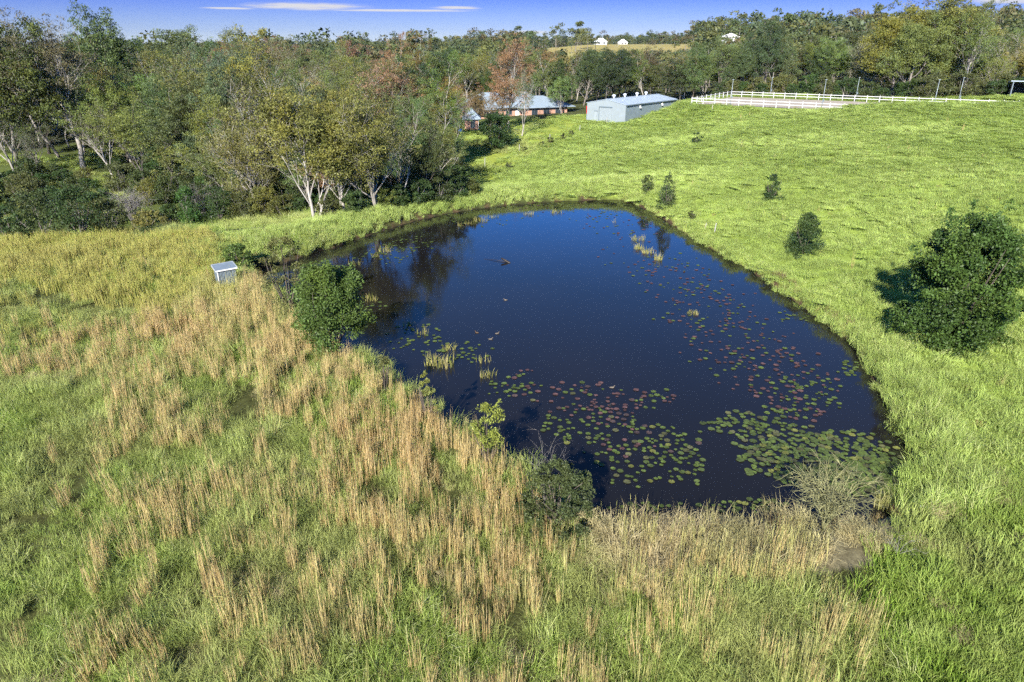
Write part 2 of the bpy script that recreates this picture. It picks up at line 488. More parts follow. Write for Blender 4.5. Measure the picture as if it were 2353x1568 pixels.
def tuft_mesh(name, n, radius, h, w, bend, mat, lean_bias=0.0, seed=0, tint=(0, 1), pw=0.6):
    r = np.random.default_rng(seed)
    a = r.uniform(0, 2 * math.pi, n); d = radius * r.uniform(0, 1, n) ** pw
    base = np.stack([d * np.cos(a), d * np.sin(a), np.full(n, -0.04)], -1)
    head = np.where(r.uniform(0, 1, n) < lean_bias, r.normal(0, 0.5, n), a + r.normal(0, 0.7, n))
    V, T, Q, k = blades(base, r.uniform(*h, n), r.uniform(*w, n), head, r.uniform(*bend, n), r=r)
    t = np.repeat(r.uniform(*tint, n), k)
    return mk_mesh(name, V, T, Q, [mat], tint=t)

def tile_mesh(name, R_, sub, n, sub_r, h, w, bend, mat, seed=0, tint=(0, 1), lean=0.5):
    """a patch of ground cover: several tussocks of different height, lean and colour"""
    r = np.random.default_rng(seed)
    Vs, Ts, Qs, ts, off = [], [], [], [], 0
    pts = []
    while len(pts) < sub:
        p = r.uniform(-R_, R_, 2)
        if p @ p < R_ * R_ and all((p - q) @ (p - q) > (R_ * R_ / sub) * 1.1 * r.uniform(0.2, 1) for q in pts): pts.append(p)
    for p in pts:
        sc = r.uniform(0.4, 1.4); m = int(n * r.uniform(0.7, 1.3)); l0 = r.normal(0, 0.8)
        a = r.uniform(0, 2 * math.pi, m); d = sub_r * r.uniform(0, 1, m) ** 0.6 * (0.7 + 0.4 * sc)
        base = np.stack([p[0] + d * np.cos(a), p[1] + d * np.sin(a), np.full(m, -0.05)], -1)
        head = np.where(r.uniform(0, 1, m) < lean, l0 + r.normal(0, 0.5, m), a + r.normal(0, 0.7, m))
        V, T, Q, k = blades(base, r.uniform(*h, m) * sc, r.uniform(*w, m), head, r.uniform(*bend, m), levels=(0.0, 0.5), r=r)
        t = r.uniform(*tint, m) * 0.65 + 0.35 * r.uniform(*tint)
        Vs.append(V); Ts.append(T + off); Qs.append(Q + off); ts.append(np.repeat(t, k)); off += len(V)
    return mk_mesh(name, np.vstack(Vs), np.vstack(Ts), np.vstack(Qs), [mat], tint=np.concatenate(ts))

def stalk_mesh(name, n, radius, h, mat, seed=0, fan=0.12, w=(0.010, 0.016), leafy=3, tint=(0, 1)):
    """upright seed stalks with short leaves pressed to the stem"""
    r = np.random.default_rng(seed)
    a = r.uniform(0, 2 * math.pi, n); d = radius * np.sqrt(r.uniform(0, 1, n))
    base = np.stack([d * np.cos(a), d * np.sin(a), np.full(n, -0.04)], -1)
    H = r.uniform(*h, n)
    lean = np.abs(r.normal(0, fan, n)); head = a + r.normal(0, 0.5, n)
    V, T, Q, k = blades(base, H, r.uniform(*w, n), head, lean, r=r)
    t0 = r.uniform(*tint, n)
    Vs, Ts, Qs, ts, off = [V], [T], [Q], [np.repeat(t0, k)], len(V)
    for j in range(leafy):
        f = r.uniform(0.25, 0.9, n)
        px = H * f * np.sin(lean * f * 0.55); 
        b2 = base + np.stack([px * np.cos(head), px * np.sin(head), H * f * np.cos(lean * f * 0.55)], -1)
        V, T, Q, k = blades(b2, r.uniform(0.10, 0.26, n), r.uniform(0.009, 0.016, n), r.uniform(0, 6.28, n), r.uniform(0.05, 0.32, n), levels=(0.0, 0.6), r=r)
        Vs.append(V); Ts.append(T + off); Qs.append(Q + off); ts.append(np.repeat(np.clip(t0 + r.uniform(-0.15, 0.25, n), 0, 1), k)); off += len(V)
    # dry basal leaves
    m = n // 2
    V, T, Q, k = blades(base[:m], r.uniform(0.2, 0.5, m), r.uniform(0.012, 0.02, m), r.uniform(0, 6.28, m), r.uniform(0.6, 1.6, m), r=r)
    Vs.append(V); Ts.append(T + off); Qs.append(Q + off); ts.append(np.repeat(r.uniform(0, 0.6, m), k))
    return mk_mesh(name, np.vstack(Vs), np.vstack(Ts), np.vstack(Qs), [mat], tint=np.concatenate(ts))

def scatter(name, P, rot, scl, idx, variants, label, cat, parent=None):
    """one object whose vertices carry instanced tufts (geometry nodes)"""
    me = bpy.data.meshes.new(name)
    me.vertices.add(len(P)); me.vertices.foreach_set('co', np.asarray(P, np.float32).ravel())
    for nm, ty, da, key in (('rot', 'FLOAT_VECTOR', rot, 'vector'), ('scl', 'FLOAT_VECTOR', scl, 'vector'), ('idx', 'INT', idx, 'value')):
        a = me.attributes.new(nm, ty, 'POINT'); a.data.foreach_set(key, np.asarray(da, np.int32 if ty == 'INT' else np.float32).ravel())
    col = bpy.data.collections.new(name + '_sources')
    for i, v in enumerate(variants):
        col.objects.link(bpy.data.objects.new('%s_%02d' % (name, i), v))
    ng = bpy.data.node_groups.new(name, 'GeometryNodeTree')
    ng.interface.new_socket('Geometry', in_out='INPUT', socket_type='NodeSocketGeometry')
    ng.interface.new_socket('Geometry', in_out='OUTPUT', socket_type='NodeSocketGeometry')
    gi, go = ng.nodes.new('NodeGroupInput'), ng.nodes.new('NodeGroupOutput')
    ip = ng.nodes.new('GeometryNodeInstanceOnPoints'); ci = ng.nodes.new('GeometryNodeCollectionInfo')
    ci.inputs['Collection'].default_value = col; ci.inputs['Separate Children'].default_value = True; ci.inputs['Reset Children'].default_value = True
    def na(nm, ty):
        n = ng.nodes.new('GeometryNodeInputNamedAttribute'); n.data_type = ty; n.inputs['Name'].default_value = nm; return n.outputs[0]
    L = ng.links
    L.new(gi.outputs[0], ip.inputs['Points']); L.new(ci.outputs[0], ip.inputs['Instance'])
    ip.inputs['Pick Instance'].default_value = True
    L.new(na('idx', 'INT'), ip.inputs['Instance Index'])
    er = ng.nodes.new('FunctionNodeEulerToRotation'); L.new(na('rot', 'FLOAT_VECTOR'), er.inputs[0]); L.new(er.outputs[0], ip.inputs['Rotation'])
    L.new(na('scl', 'FLOAT_VECTOR'), ip.inputs['Scale'])
    L.new(ip.outputs[0], go.inputs[0])
    o = link(name, me, parent)
    md = o.modifiers.new('scatter', 'NODES'); md.node_group = ng
    tag(o, label, cat, kind='stuff')
    return o

# ------------------------------------------------------------------ zones of the place (print-pixel outlines, tested on ground points)
Z_BAND   = [(560, 652), (640, 660), (720, 725), (800, 785), (860, 815), (960, 880), (1040, 940), (1110, 1000), (1200, 1070), (1260, 1160), (1230, 1250), (1050, 1210), (930, 1110), (800, 1020), (690, 950), (590, 850), (540, 750)]
Z_SCAT   = [(230, 850), (560, 780), (900, 1080), (1250, 1180), (1500, 1300), (1380, 1700), (150, 1700), (230, 1250)]
Z_STRAW  = [(1230, 1260), (1500, 1320), (1800, 1240), (1960, 1290), (2040, 1430), (1930, 1700), (1000, 1700)]
Z_ORANGE = [(-200, 850), (0, 818), (200, 772), (420, 712), (600, 700), (620, 780), (300, 846), (0, 880), (-200, 900)]
Z_GOLD   = [(-400, 590), (0, 558), (250, 548), (480, 540), (520, 610), (480, 700), (330, 735), (0, 640), (-400, 700)]
Z_PALE   = [(1260, 1200), (1500, 1200), (1800, 1205), (2060, 1170), (2120, 1230), (2000, 1300), (1830, 1330), (1500, 1345), (1330, 1290)]
Z_EMER   = [(2000, 1280), (2130, 1180), (2353, 1110), (3200, 1000), (3600, 1900), (1960, 1900), (2060, 1460)]
Z_HILL   = [(1120, 442), (1170, 385), (1345, 282), (1440, 268), (1555, 244), (1590, 225), (2353, 190), (4000, 200), (4000, 900), (2353, 1100), (2120, 1180), (2080, 1130), (1990, 900), (1960, 790), (1520, 495), (1440, 455), (1300, 452)]
Z_LAWN   = [(1030, 372), (1070, 300), (1340, 262), (1440, 262), (1345, 290), (1160, 385), (1115, 445), (1050, 440)]

def zones(x, y, z=None):
    if z is None: z = height(x, y)
    X, Y = to_px(x, y, z)
    return X, Y

def ground_colour(x, y, z, sd):
    X, Y = zones(x, y, z)
    r = np.hypot(x, y)
    n1 = fbm(x * 0.12, y * 0.12, 1)[:, None]; n2 = fbm(x * 0.7, y * 0.7, 4)[:, None]
    c = np.array([0.060, 0.066, 0.022]) * (0.7 + 0.6 * n2)
    def put(m, a, b):
        nonlocal c
        cc = np.array(a) * (1 - n1) + np.array(b) * n1
        c = np.where(m[:, None], cc * (0.75 + 0.5 * n2), c)
    az = np.degrees(np.arctan2(x, y))
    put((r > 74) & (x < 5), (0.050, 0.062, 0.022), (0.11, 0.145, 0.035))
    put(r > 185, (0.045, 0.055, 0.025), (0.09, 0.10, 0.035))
    put((y < 0), (0.10, 0.13, 0.04), (0.14, 0.17, 0.05))
    put(in_poly(X, Y, Z_HILL) & (r < 210), (0.19, 0.27, 0.05), (0.24, 0.31, 0.065))
    put(in_poly(X, Y, Z_LAWN) & (r < 230), (0.22, 0.28, 0.045), (0.27, 0.31, 0.06))
    put(in_poly(X, Y, Z_PALE) & (r < 60), (0.13, 0.115, 0.07), (0.20, 0.18, 0.11))
    put(in_poly(X, Y, Z_EMER) & (r < 60), (0.05, 0.11, 0.015), (0.09, 0.15, 0.02))
    fe = 4 * fbm(x * 0.01, y * 0.01, 77) - 2
    put((r > 400 + 30 * fe) & (r < 790 + 30 * fe) & (az > 2 + 0.8 * fe) & (az < 13.5 + fe), (0.34, 0.265, 0.10), (0.27, 0.26, 0.09))
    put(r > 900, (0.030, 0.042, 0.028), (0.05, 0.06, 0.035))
    put((sd < 0.22), (0.055, 0.038, 0.022), (0.085, 0.06, 0.035))
    put((sd < -0.2), (0.02, 0.016, 0.011), (0.028, 0.022, 0.015))
    return c

# ------------------------------------------------------------------ ground: one sheet from under the camera to the horizon
def build_ground():
    az = np.concatenate([np.arange(-180, -52, 3.0), np.arange(-52, 52, 0.3), np.arange(52, 180, 3.0)])
    rr = np.concatenate([[0.5, 2, 4], np.geomspace(6, 260, 270), np.geomspace(266, 16000, 75)])
    A, RR = np.meshgrid(np.radians(az), rr)
    x, y = (RR * np.sin(A)).ravel(), (RR * np.cos(A)).ravel()
    sd = pond_sd(x, y)
    z = height(x, y, sd)
    na, nr = len(az), len(rr)
    i = np.arange(nr - 1)[:, None]; j = np.arange(na)[None, :]; j2 = (j + 1) % na
    Q = np.stack([i * na + j, i * na + j2, (i + 1) * na + j2, (i + 1) * na + j], -1).reshape(-1, 4)[:, ::-1]
    T = [(0, a, a + 1) for a in range(1, na - 1)]
    m, nt, b = newmat('ground_soil_and_turf')
    a = N(nt, 'ShaderNodeAttribute', attribute_name='gcol')
    f = wnoise(nt, 3.0, 5, 0.7); f2 = wnoise(nt, 14.0, 3, 0.6)
    col = mixrgb(nt, a.outputs['Color'], rampf(nt, f, [(0.3, (0.45, 0.42, 0.38)), (0.7, (1.6, 1.6, 1.5))]), 0.8, 'MULTIPLY')
    col = mixrgb(nt, col, rampf(nt, f2, [(0.3, (0.6, 0.6, 0.6)), (0.7, (1.4, 1.4, 1.4))]), 0.7, 'MULTIPLY')
    nt.links.new(col, b.inputs['Base Color']); b.inputs['Roughness'].default_value = 0.95; b.inputs['Specular IOR Level'].default_value = 0.1
    bp = N(nt, 'ShaderNodeBump'); bp.inputs['Strength'].default_value = 0.3; bp.inputs['Distance'].default_value = 0.1
    nt.links.new(f, bp.inputs['Height']); nt.links.new(bp.outputs[0], b.inputs['Normal'])
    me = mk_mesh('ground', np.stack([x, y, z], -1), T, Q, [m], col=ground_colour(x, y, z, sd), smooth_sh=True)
    return tag(link('ground', me), kind='structure')
build_ground()

def build_water():
    c = POND.mean(0); out = []
    n = len(POND)
    for i in range(n):
        t = POND[(i + 1) % n] - POND[i - 1]; nrm = np.array([t[1], -t[0]]) / np.linalg.norm(t)
        p = POND[i] + nrm * 0.8
        if pond_sd(np.array([p[0]]), np.array([p[1]]))[0] < 0: p = POND[i] - nrm * 0.8
        out.append(p)
    bm = bmesh.new()
    vs = [bm.verts.new((p[0], p[1], 0)) for p in out]
    f = bm.faces.new(vs); bmesh.ops.triangulate(bm, faces=[f])
    bmesh.ops.recalc_face_normals(bm, faces=bm.faces)
    me = bpy.data.meshes.new('pond_water'); bm.to_mesh(me); bm.free()
    if me.polygons[0].normal.z < 0: me.flip_normals()
    m, nt, b = newmat('pond_water')
    f = wnoise(nt, 0.08, 2, 0.5)
    nt.links.new(rampf(nt, f, [(0.3, (0.0090, 0.0086, 0.0085)), (0.7, (0.0125, 0.0112, 0.0102))]), b.inputs['Base Color'])
    b.inputs['Roughness'].default_value = 0.04; b.inputs['IOR'].default_value = 1.333; b.inputs['Specular IOR Level'].default_value = 0.5
    w1 = wnoise(nt, 5.5, 3, 0.6, stretch=(0.7, 1.6, 1)); w2 = wnoise(nt, 0.5, 2, 0.5)
    amp = rampf_val(nt, w2, 0.35, 0.7, 0.25, 1.0)
    mu = N(nt, 'ShaderNodeMath', operation='MULTIPLY'); nt.links.new(w1, mu.inputs[0]); nt.links.new(amp, mu.inputs[1])
    bp = N(nt, 'ShaderNodeBump'); bp.inputs['Strength'].default_value = 0.06; bp.inputs['Distance'].default_value = 0.05
    nt.links.new(mu.outputs[0], bp.inputs['Height']); nt.links.new(bp.outputs[0], b.inputs['Normal'])
    me.materials.append(m)
    return tag(link('pond_water', me), kind='structure')
build_water()

# ------------------------------------------------------------------ grass
M_MEADOW = blade_mat('grass_meadow', [(0, (0.080, 0.145, 0.021)), (0.35, (0.20, 0.295, 0.046)), (0.7, (0.35, 0.44, 0.097)), (0.9, (0.55, 0.59, 0.24)), (1, (0.66, 0.66, 0.42))], patch=(0.36, 0.38, 0.13), patch_scale=0.16)
M_HILL   = blade_mat('grass_hill', [(0, (0.23, 0.335, 0.065)), (0.4, (0.345, 0.455, 0.105)), (0.8, (0.45, 0.53, 0.16)), (1, (0.62, 0.61, 0.30))], patch=(0.28, 0.375, 0.085), patch_scale=0.09)
M_BROWN  = blade_mat('grass_broom', [(0, (0.34, 0.22, 0.085)), (0.5, (0.50, 0.355, 0.155)), (1, (0.65, 0.51, 0.27))], patch=(0.52, 0.42, 0.18), patch_scale=0.2, transl=0.2)
M_STRAW  = blade_mat('grass_straw', [(0, (0.30, 0.30, 0.09)), (0.5, (0.45, 0.41, 0.15)), (1, (0.58, 0.49, 0.23))], patch=(0.34, 0.36, 0.11), patch_scale=0.25, transl=0.2)
M_GOLD   = blade_mat('grass_gold', [(0, (0.25, 0.29, 0.05)), (0.6, (0.38, 0.40, 0.085)), (0.93, (0.48, 0.43, 0.14)), (1, (0.48, 0.27, 0.13))], patch=(0.40, 0.36, 0.11), patch_scale=0.1, transl=0.2)
M_PALE   = blade_mat('grass_dead', [(0, (0.26, 0.205, 0.10)), (0.5, (0.45, 0.375, 0.20)), (1, (0.64, 0.55, 0.33))], patch=(0.36, 0.35, 0.14), patch_scale=0.3, transl=0.25)
M_EMER   = blade_mat('grass_emerald', [(0, (0.10, 0.18, 0.018)), (0.5, (0.19, 0.30, 0.035)), (1, (0.36, 0.44, 0.10))], patch=(0.31, 0.35, 0.11), patch_scale=0.22)
M_BANK   = blade_mat('grass_bank', [(0, (0.10, 0.075, 0.035)), (0.4, (0.22, 0.15, 0.07)), (0.8, (0.32, 0.27, 0.10)), (1, (0.42, 0.34, 0.19))], transl=0.25)

V_MEADOW = [tile_mesh('meadow_patch', 1.0, 13, 92, 0.27, (0.22, 0.60), (0.008, 0.014), (0.6, 2.1), M_MEADOW, 10 + i) for i in range(8)]
V_HILL   = [tile_mesh('hill_patch', 1.25, 12, 80, 0.42, (0.20, 0.46), (0.013, 0.026), (0.7, 2.0), M_HILL, 30 + i, lean=0.75) for i in range(7)]
V_BROWN  = [stalk_mesh('broom_stalks', 9 + 3 * i, 0.10 + 0.025 * i, (0.7, 1.65), M_BROWN, 50 + i, 0.09, leafy=2) for i in range(7)]
V_STRAW  = [stalk_mesh('straw_stalks', 10, 0.22, (0.9, 1.6), M_STRAW, 60 + i, 0.08, leafy=2) for i in range(5)]
V_GOLD   = [stalk_mesh('gold_stalks', 46, 0.42, (0.55, 1.05), M_GOLD, 70 + i, 0.14, w=(0.014, 0.024)) for i in range(5)]
V_PALE   = [tile_mesh('dead_patch', 0.9, 8, 75, 0.34, (0.3, 0.8), (0.011, 0.02), (0.9, 2.3), M_PALE, 80 + i) for i in range(5)]
V_EMER   = [tile_mesh('lush_patch', 1.0, 10, 80, 0.34, (0.14, 0.42), (0.013, 0.024), (0.3, 1.5), M_EMER, 90 + i) for i in range(5)]
V_BANK   = [stalk_mesh('bank_stalks', 30, 0.30, (0.5, 1.1), M_BANK, 100 + i, 0.2) for i in range(4)]
V_LUSH   = [tuft_mesh('bank_tuft', 120, 0.40, (0.4, 0.85), (0.012, 0.024), (0.5, 1.7), M_HILL, 0.3, 110 + i, tint=(0.15, 1.0)) for i in range(4)]

def cand(n, rmin, rmax, amax=47):
    """points spread evenly over the ground in front of and beside the camera"""
    u = rng.uniform(0, 1, n)
    r = np.sqrt(rmin ** 2 + u * (rmax ** 2 - rmin ** 2))
    a = np.radians(rng.uniform(-amax, amax, n))
    x, y = r * np.sin(a), r * np.cos(a)
    sd = pond_sd(x, y); z = height(x, y, sd)
    X, Y = zones(x, y, z)
    return x, y, z, sd, X, Y, r

def sector(rmin, rmax, amax=47): return math.radians(2 * amax) / 2 * (rmax ** 2 - rmin ** 2)

KEEP_OUT = []         # filled with (x, y, radius) of trunks, hut and the like before scattering
def free(x, y):
    ok = np.ones(len(x), bool)
    for kx, ky, kr in KEEP_OUT: ok &= (x - kx) ** 2 + (y - ky) ** 2 > kr * kr
    return ok

def lay(name, x, y, z, variants, label, cat, smin, smax, tilt=0.08, flow=None, vscale=None, smul=None):
    n = len(x)
    rz = rng.uniform(0, 2 * math.pi, n) if flow is None else flow + rng.normal(0, 0.45, n)
    rot = np.stack([rng.normal(0, tilt, n), rng.normal(0, tilt, n), rz], -1)
    s = rng.uniform(smin, smax, n)
    if smul is not None: s = s * smul
    zs = s * (rng.uniform(0.85, 1.15, n) if vscale is None else vscale)
    return scatter(name, np.stack([x, y, z], -1), rot, np.stack([s, s, zs], -1), rng.integers(0, len(variants), n), variants, label, cat)

def flow_of(x, y):
    return 0.5 + 5.0 * fbm(x * 0.07, y * 0.07, 21, 2) + 1.6 * fbm(x * 0.4, y * 0.4, 22, 2)

def grow_grass():
    near = 66
    # --- meadow tufts, foreground and left
    x, y, z, sd, X, Y, r = cand(int(sector(9, near) * 1.25), 9, near)
    hill, emer, pale, gold = in_poly(X, Y, Z_HILL), in_poly(X, Y, Z_EMER), in_poly(X, Y, Z_PALE), in_poly(X, Y, Z_GOLD)
    land = (sd > 0.25) & free(x, y)
    n1 = fbm(x * 0.35, y * 0.35, 31); n2 = fbm(x * 0.11, y * 0.11, 33)
    gap = (n1 > 0.46) | (rng.uniform(0, 1, len(x)) < 0.38)
    m = land & ~hill & ~emer & ~pale & gap & (rng.uniform(0, 1, len(x)) < np.where(r > 40, 0.75, 1.0))
    m &= ~(gold & (rng.uniform(0, 1, len(x)) < 0.6))
    lay('meadow_grass', x[m], y[m], z[m], V_MEADOW, 'soft green tussock grass covering the meadow beside the pond', 'grass', 0.75, 1.35, 0.12, flow_of(x[m], y[m]), smul=0.55 + 0.95 * n1[m])
    m = land & emer & (sd > 0.5)
    lay('lush_grass', x[m], y[m], z[m], V_EMER, 'short vivid green grass in the near corner by the pond', 'grass', 0.8, 1.5, 0.1, smul=0.6 + 0.9 * n1[m])
    m = land & pale
    lay('dead_grass', x[m], y[m], z[m], V_PALE, 'pale matted dead grass on the near bank of the pond', 'grass', 0.7, 1.25, 0.15, flow_of(x[m], y[m]), smul=0.6 + 0.8 * n1[m])
    # some dead tufts through the meadow
    m = land & ~hill & ~pale & ~gold & (n2 > 0.52) & (rng.uniform(0, 1, len(x)) < 0.3)
    lay('withered_grass', x[m], y[m], z[m], V_PALE, 'grey withered tufts scattered through the green meadow', 'grass', 0.5, 0.9, 0.15, smul=0.5 + 0.6 * n1[m])
    # --- upright stalks
    x, y, z, sd, X, Y, r = cand(int(sector(9, 75) * 9.0), 9, 75)
    land = (sd > 0.35) & free(x, y) & ((sd > 1.1) | (rng.uniform(0, 1, len(x)) < 0.3))
    c1 = fbm(x * 1.25, y * 0.8, 41, 2); c2 = fbm(x * 0.16, y * 0.16, 42, 2); u = rng.uniform(0, 1, len(x))
    p = np.zeros(len(x))
    p = np.where(in_poly(X, Y, Z_SCAT), 0.62 * smooth(0.44, 0.60, c1 * 0.75 + c2 * 0.3), p)
    p = np.where(in_poly(X, Y, Z_ORANGE), 0.8 * smooth(0.3, 0.55, c1), p)
    p = np.where(in_poly(X, Y, Z_BAND), 0.85 * smooth(0.28, 0.52, c1), p)
    p = np.where(in_poly(X, Y, Z_STRAW), 0.30 * smooth(0.42, 0.6, c1), p)
    p = np.where(p > 0, p, 0.05 * smooth(0.62, 0.7, c1) * (X < 1300) * (r < 60))
    m = land & (u < p)
    lay('broom_grass', x[m], y[m], z[m], V_BROWN, 'tall tan seed stalks standing in clumps on the meadow', 'grass', 0.6, 1.15, 0.07)
    p = np.where(in_poly(X, Y, Z_STRAW), 0.6 * smooth(0.40, 0.52, c1), 0)
    p = np.where(in_poly(X, Y, Z_SCAT), 0.3 * smooth(0.4, 0.6, c1), p)
    p = np.where(in_poly(X, Y, Z_PALE) & (Y < 1260) & (X < 1850), 0.5 * smooth(0.35, 0.5, c1), p)
    p = np.where(in_poly(X, Y, [(480, 640), (660, 660), (720, 760), (500, 780), (400, 740)]), 0.6, p)
    m = land & (rng.uniform(0, 1, len(x)) < p)
    lay('straw_grass', x[m], y[m], z[m], V_STRAW, 'thin yellow straw stalks standing over the near meadow', 'grass', 0.75, 1.1, 0.06)
    p = np.where(in_poly(X, Y, Z_GOLD), 0.42 * smooth(0.2, 0.42, c1), 0)
    p = np.where((X < 560) & (Y < 800) & (Y > 560) & (p == 0), 0.09 * smooth(0.45, 0.6, c1), p)
    m = land & (rng.uniform(0, 1, len(x)) < p) & (r < 80)
    lay('gold_grass', x[m], y[m], z[m], V_GOLD, 'dense golden green stalks along the meadow edge before the wood', 'grass', 0.8, 1.2, 0.06)
    # --- hillside, near and far
    x, y, z, sd, X, Y, r = cand(int(sector(20, 90) * 0.95), 20, 90, 50)
    n1 = fbm(x * 0.3, y * 0.3, 51)
    m = in_poly(X, Y, Z_HILL) & (sd > 0.35) & free(x, y) & (n1 > 0.1)
    lay('hill_grass', x[m], y[m], z[m], V_HILL, 'bright yellow green grass combed over the near hillside', 'grass', 0.85, 1.2, 0.12, flow_of(x[m], y[m]), smul=0.85 + 0.3 * n1[m])
    x, y, z, sd, X, Y, r = cand(int(sector(88, 185) * 0.62), 88, 185, 44)
    n1 = fbm(x * 0.2, y * 0.2, 52)
    au, av = arena_uv(x, y)
    m = (in_poly(X, Y, Z_HILL) | (in_poly(X, Y, Z_LAWN) & (rng.uniform(0, 1, len(x)) < 0.25))) & free(x, y) & ~((au > -0.5) & (au < ARENA_L) & (av > -1.8) & (av < ARENA_W + 0.8))
    lay('upper_hill_grass', x[m], y[m], z[m], V_HILL, 'bright yellow green grass on the upper hillside below the fence', 'grass', 1.2, 1.7, 0.10, flow_of(x[m], y[m]), vscale=0.5, smul=0.9 + 0.2 * n1[m])
    x, y, z, sd, X, Y, r = cand(int(sector(25, 150) * 0.12), 25, 150, 46)
    c1 = fbm(x * 0.08, y * 0.08, 55, 2); u = rng.uniform(0, 1, len(x))
    h = in_poly(X, Y, Z_HILL) & (sd > 0.8) & free(x, y)
    m = h & (u < 0.25 * smooth(0.45, 0.7, c1) + 0.03)
    lay('hill_stalks', x[m], y[m], z[m], V_STRAW + V_BROWN[:3], 'lone straw and russet stalks dotted over the hillside', 'grass', 0.45, 0.85, 0.1)
    m = h & (rng.uniform(0, 1, len(x)) < 0.35 * smooth(0.50, 0.68, fbm(x * 0.06, y * 0.06, 57, 2)))
    lay('hill_weeds', x[m], y[m], z[m], V_BANK, 'low brownish weeds in patches on the hillside', 'weeds', 0.5, 0.95, 0.25, vscale=0.35)
    # --- the rim of the pond
    x, y, z, sd, X, Y, r = cand(int(sector(18, 100) * 5), 18, 100, 44)
    edge = (sd > 0.05) & (sd < 0.9) & free(x, y)
    far = (Y < 640) | (X > 1960)
    m = edge & (rng.uniform(0, 1, len(x)) < 0.55)
    lay('bank_grass', x[m], y[m], z[m] - 0.05, V_BANK, 'brown dry stalks fringing the edge of the pond', 'grass', 0.5, 1.0, 0.2, smul=np.where(far[m], 0.5, 0.95))
    m = (sd > 0.25) & (sd < 6.5) & (Y < 640) & (X < 1500) & free(x, y) & (rng.uniform(0, 1, len(x)) < 0.8)
    lay('dam_wall_grass', x[m], y[m], z[m], V_LUSH, 'light green grass along the far dam wall of the pond', 'grass', 0.7, 1.15, 0.15)
    m = (sd > 0.1) & (sd < 2.2) & (X > 1930) & (Y > 760) & (Y < 1180) & free(x, y)
    lay('overhanging_grass', x[m], y[m], z[m], V_LUSH, 'long pale grass hanging over the steep near bank', 'grass', 0.8, 1.3, 0.2)
    m = (sd > 0.0) & (sd < 1.3) & (X > 1380) & (Y < 1000) & free(x, y)
    lay('shore_fringe_grass', x[m], y[m], z[m] - 0.03, V_LUSH, 'short green grass running down to the far waterline', 'grass', 0.5, 0.85, 0.2)
    m = (sd > 0.0) & (sd < 0.4) & (X <= 1380) & (Y < 640) & free(x, y)
    lay('dam_fringe_grass', x[m], y[m], z[m] - 0.03, V_LUSH, 'short olive grass at the waterline of the dam wall', 'grass', 0.45, 0.75, 0.2)
    # --- rough grass on the forest floor
    x, y, z, sd, X, Y, r = cand(int(sector(66, 175) * 0.25), 66, 175, 44)
    n1 = fbm(x * 0.12, y * 0.12, 61)
    m = (x < 8) & (sd > 6) & (n1 > 0.50) & free(x, y) & ~in_poly(X, Y, Z_HILL)
    lay('forest_floor_grass', x[m], y[m], z[m], V_MEADOW, 'patchy green grass between the trees of the wood', 'grass', 1.0, 2.0, 0.12, vscale=0.8)

# ------------------------------------------------------------------ trees
M_LEAF = leaf_mat('leaf_gum')
M_LEAF_FAR = leaf_mat('leaf_far', rnd=True)
M_BARK_WHITE = bark_mat('bark_white_gum', (0.32, 0.295, 0.26), (0.50, 0.47, 0.425), (0.19, 0.165, 0.14))
M_BARK_GREY = bark_mat('bark_grey', (0.17, 0.15, 0.13), (0.32, 0.30, 0.265), (0.09, 0.08, 0.07))
M_BARK_DARK = bark_mat('bark_dark', (0.09, 0.075, 0.06), (0.20, 0.17, 0.14), (0.03, 0.025, 0.02))
M_TWIG_GREY = bark_mat('bare_twigs_grey', (0.20, 0.185, 0.17), (0.34, 0.32, 0.30), (0.10, 0.09, 0.085), 3)
M_TWIG_GREEN = bark_mat('bare_twigs_green', (0.22, 0.22, 0.10), (0.40, 0.38, 0.20), (0.13, 0.115, 0.07), 3)

def norm(v): return v / (np.linalg.norm(v) + 1e-9)

def rot_about(v, ax, a):
    return v * math.cos(a) + np.cross(ax, v) * math.sin(a) + ax * (ax @ v) * (1 - math.cos(a))

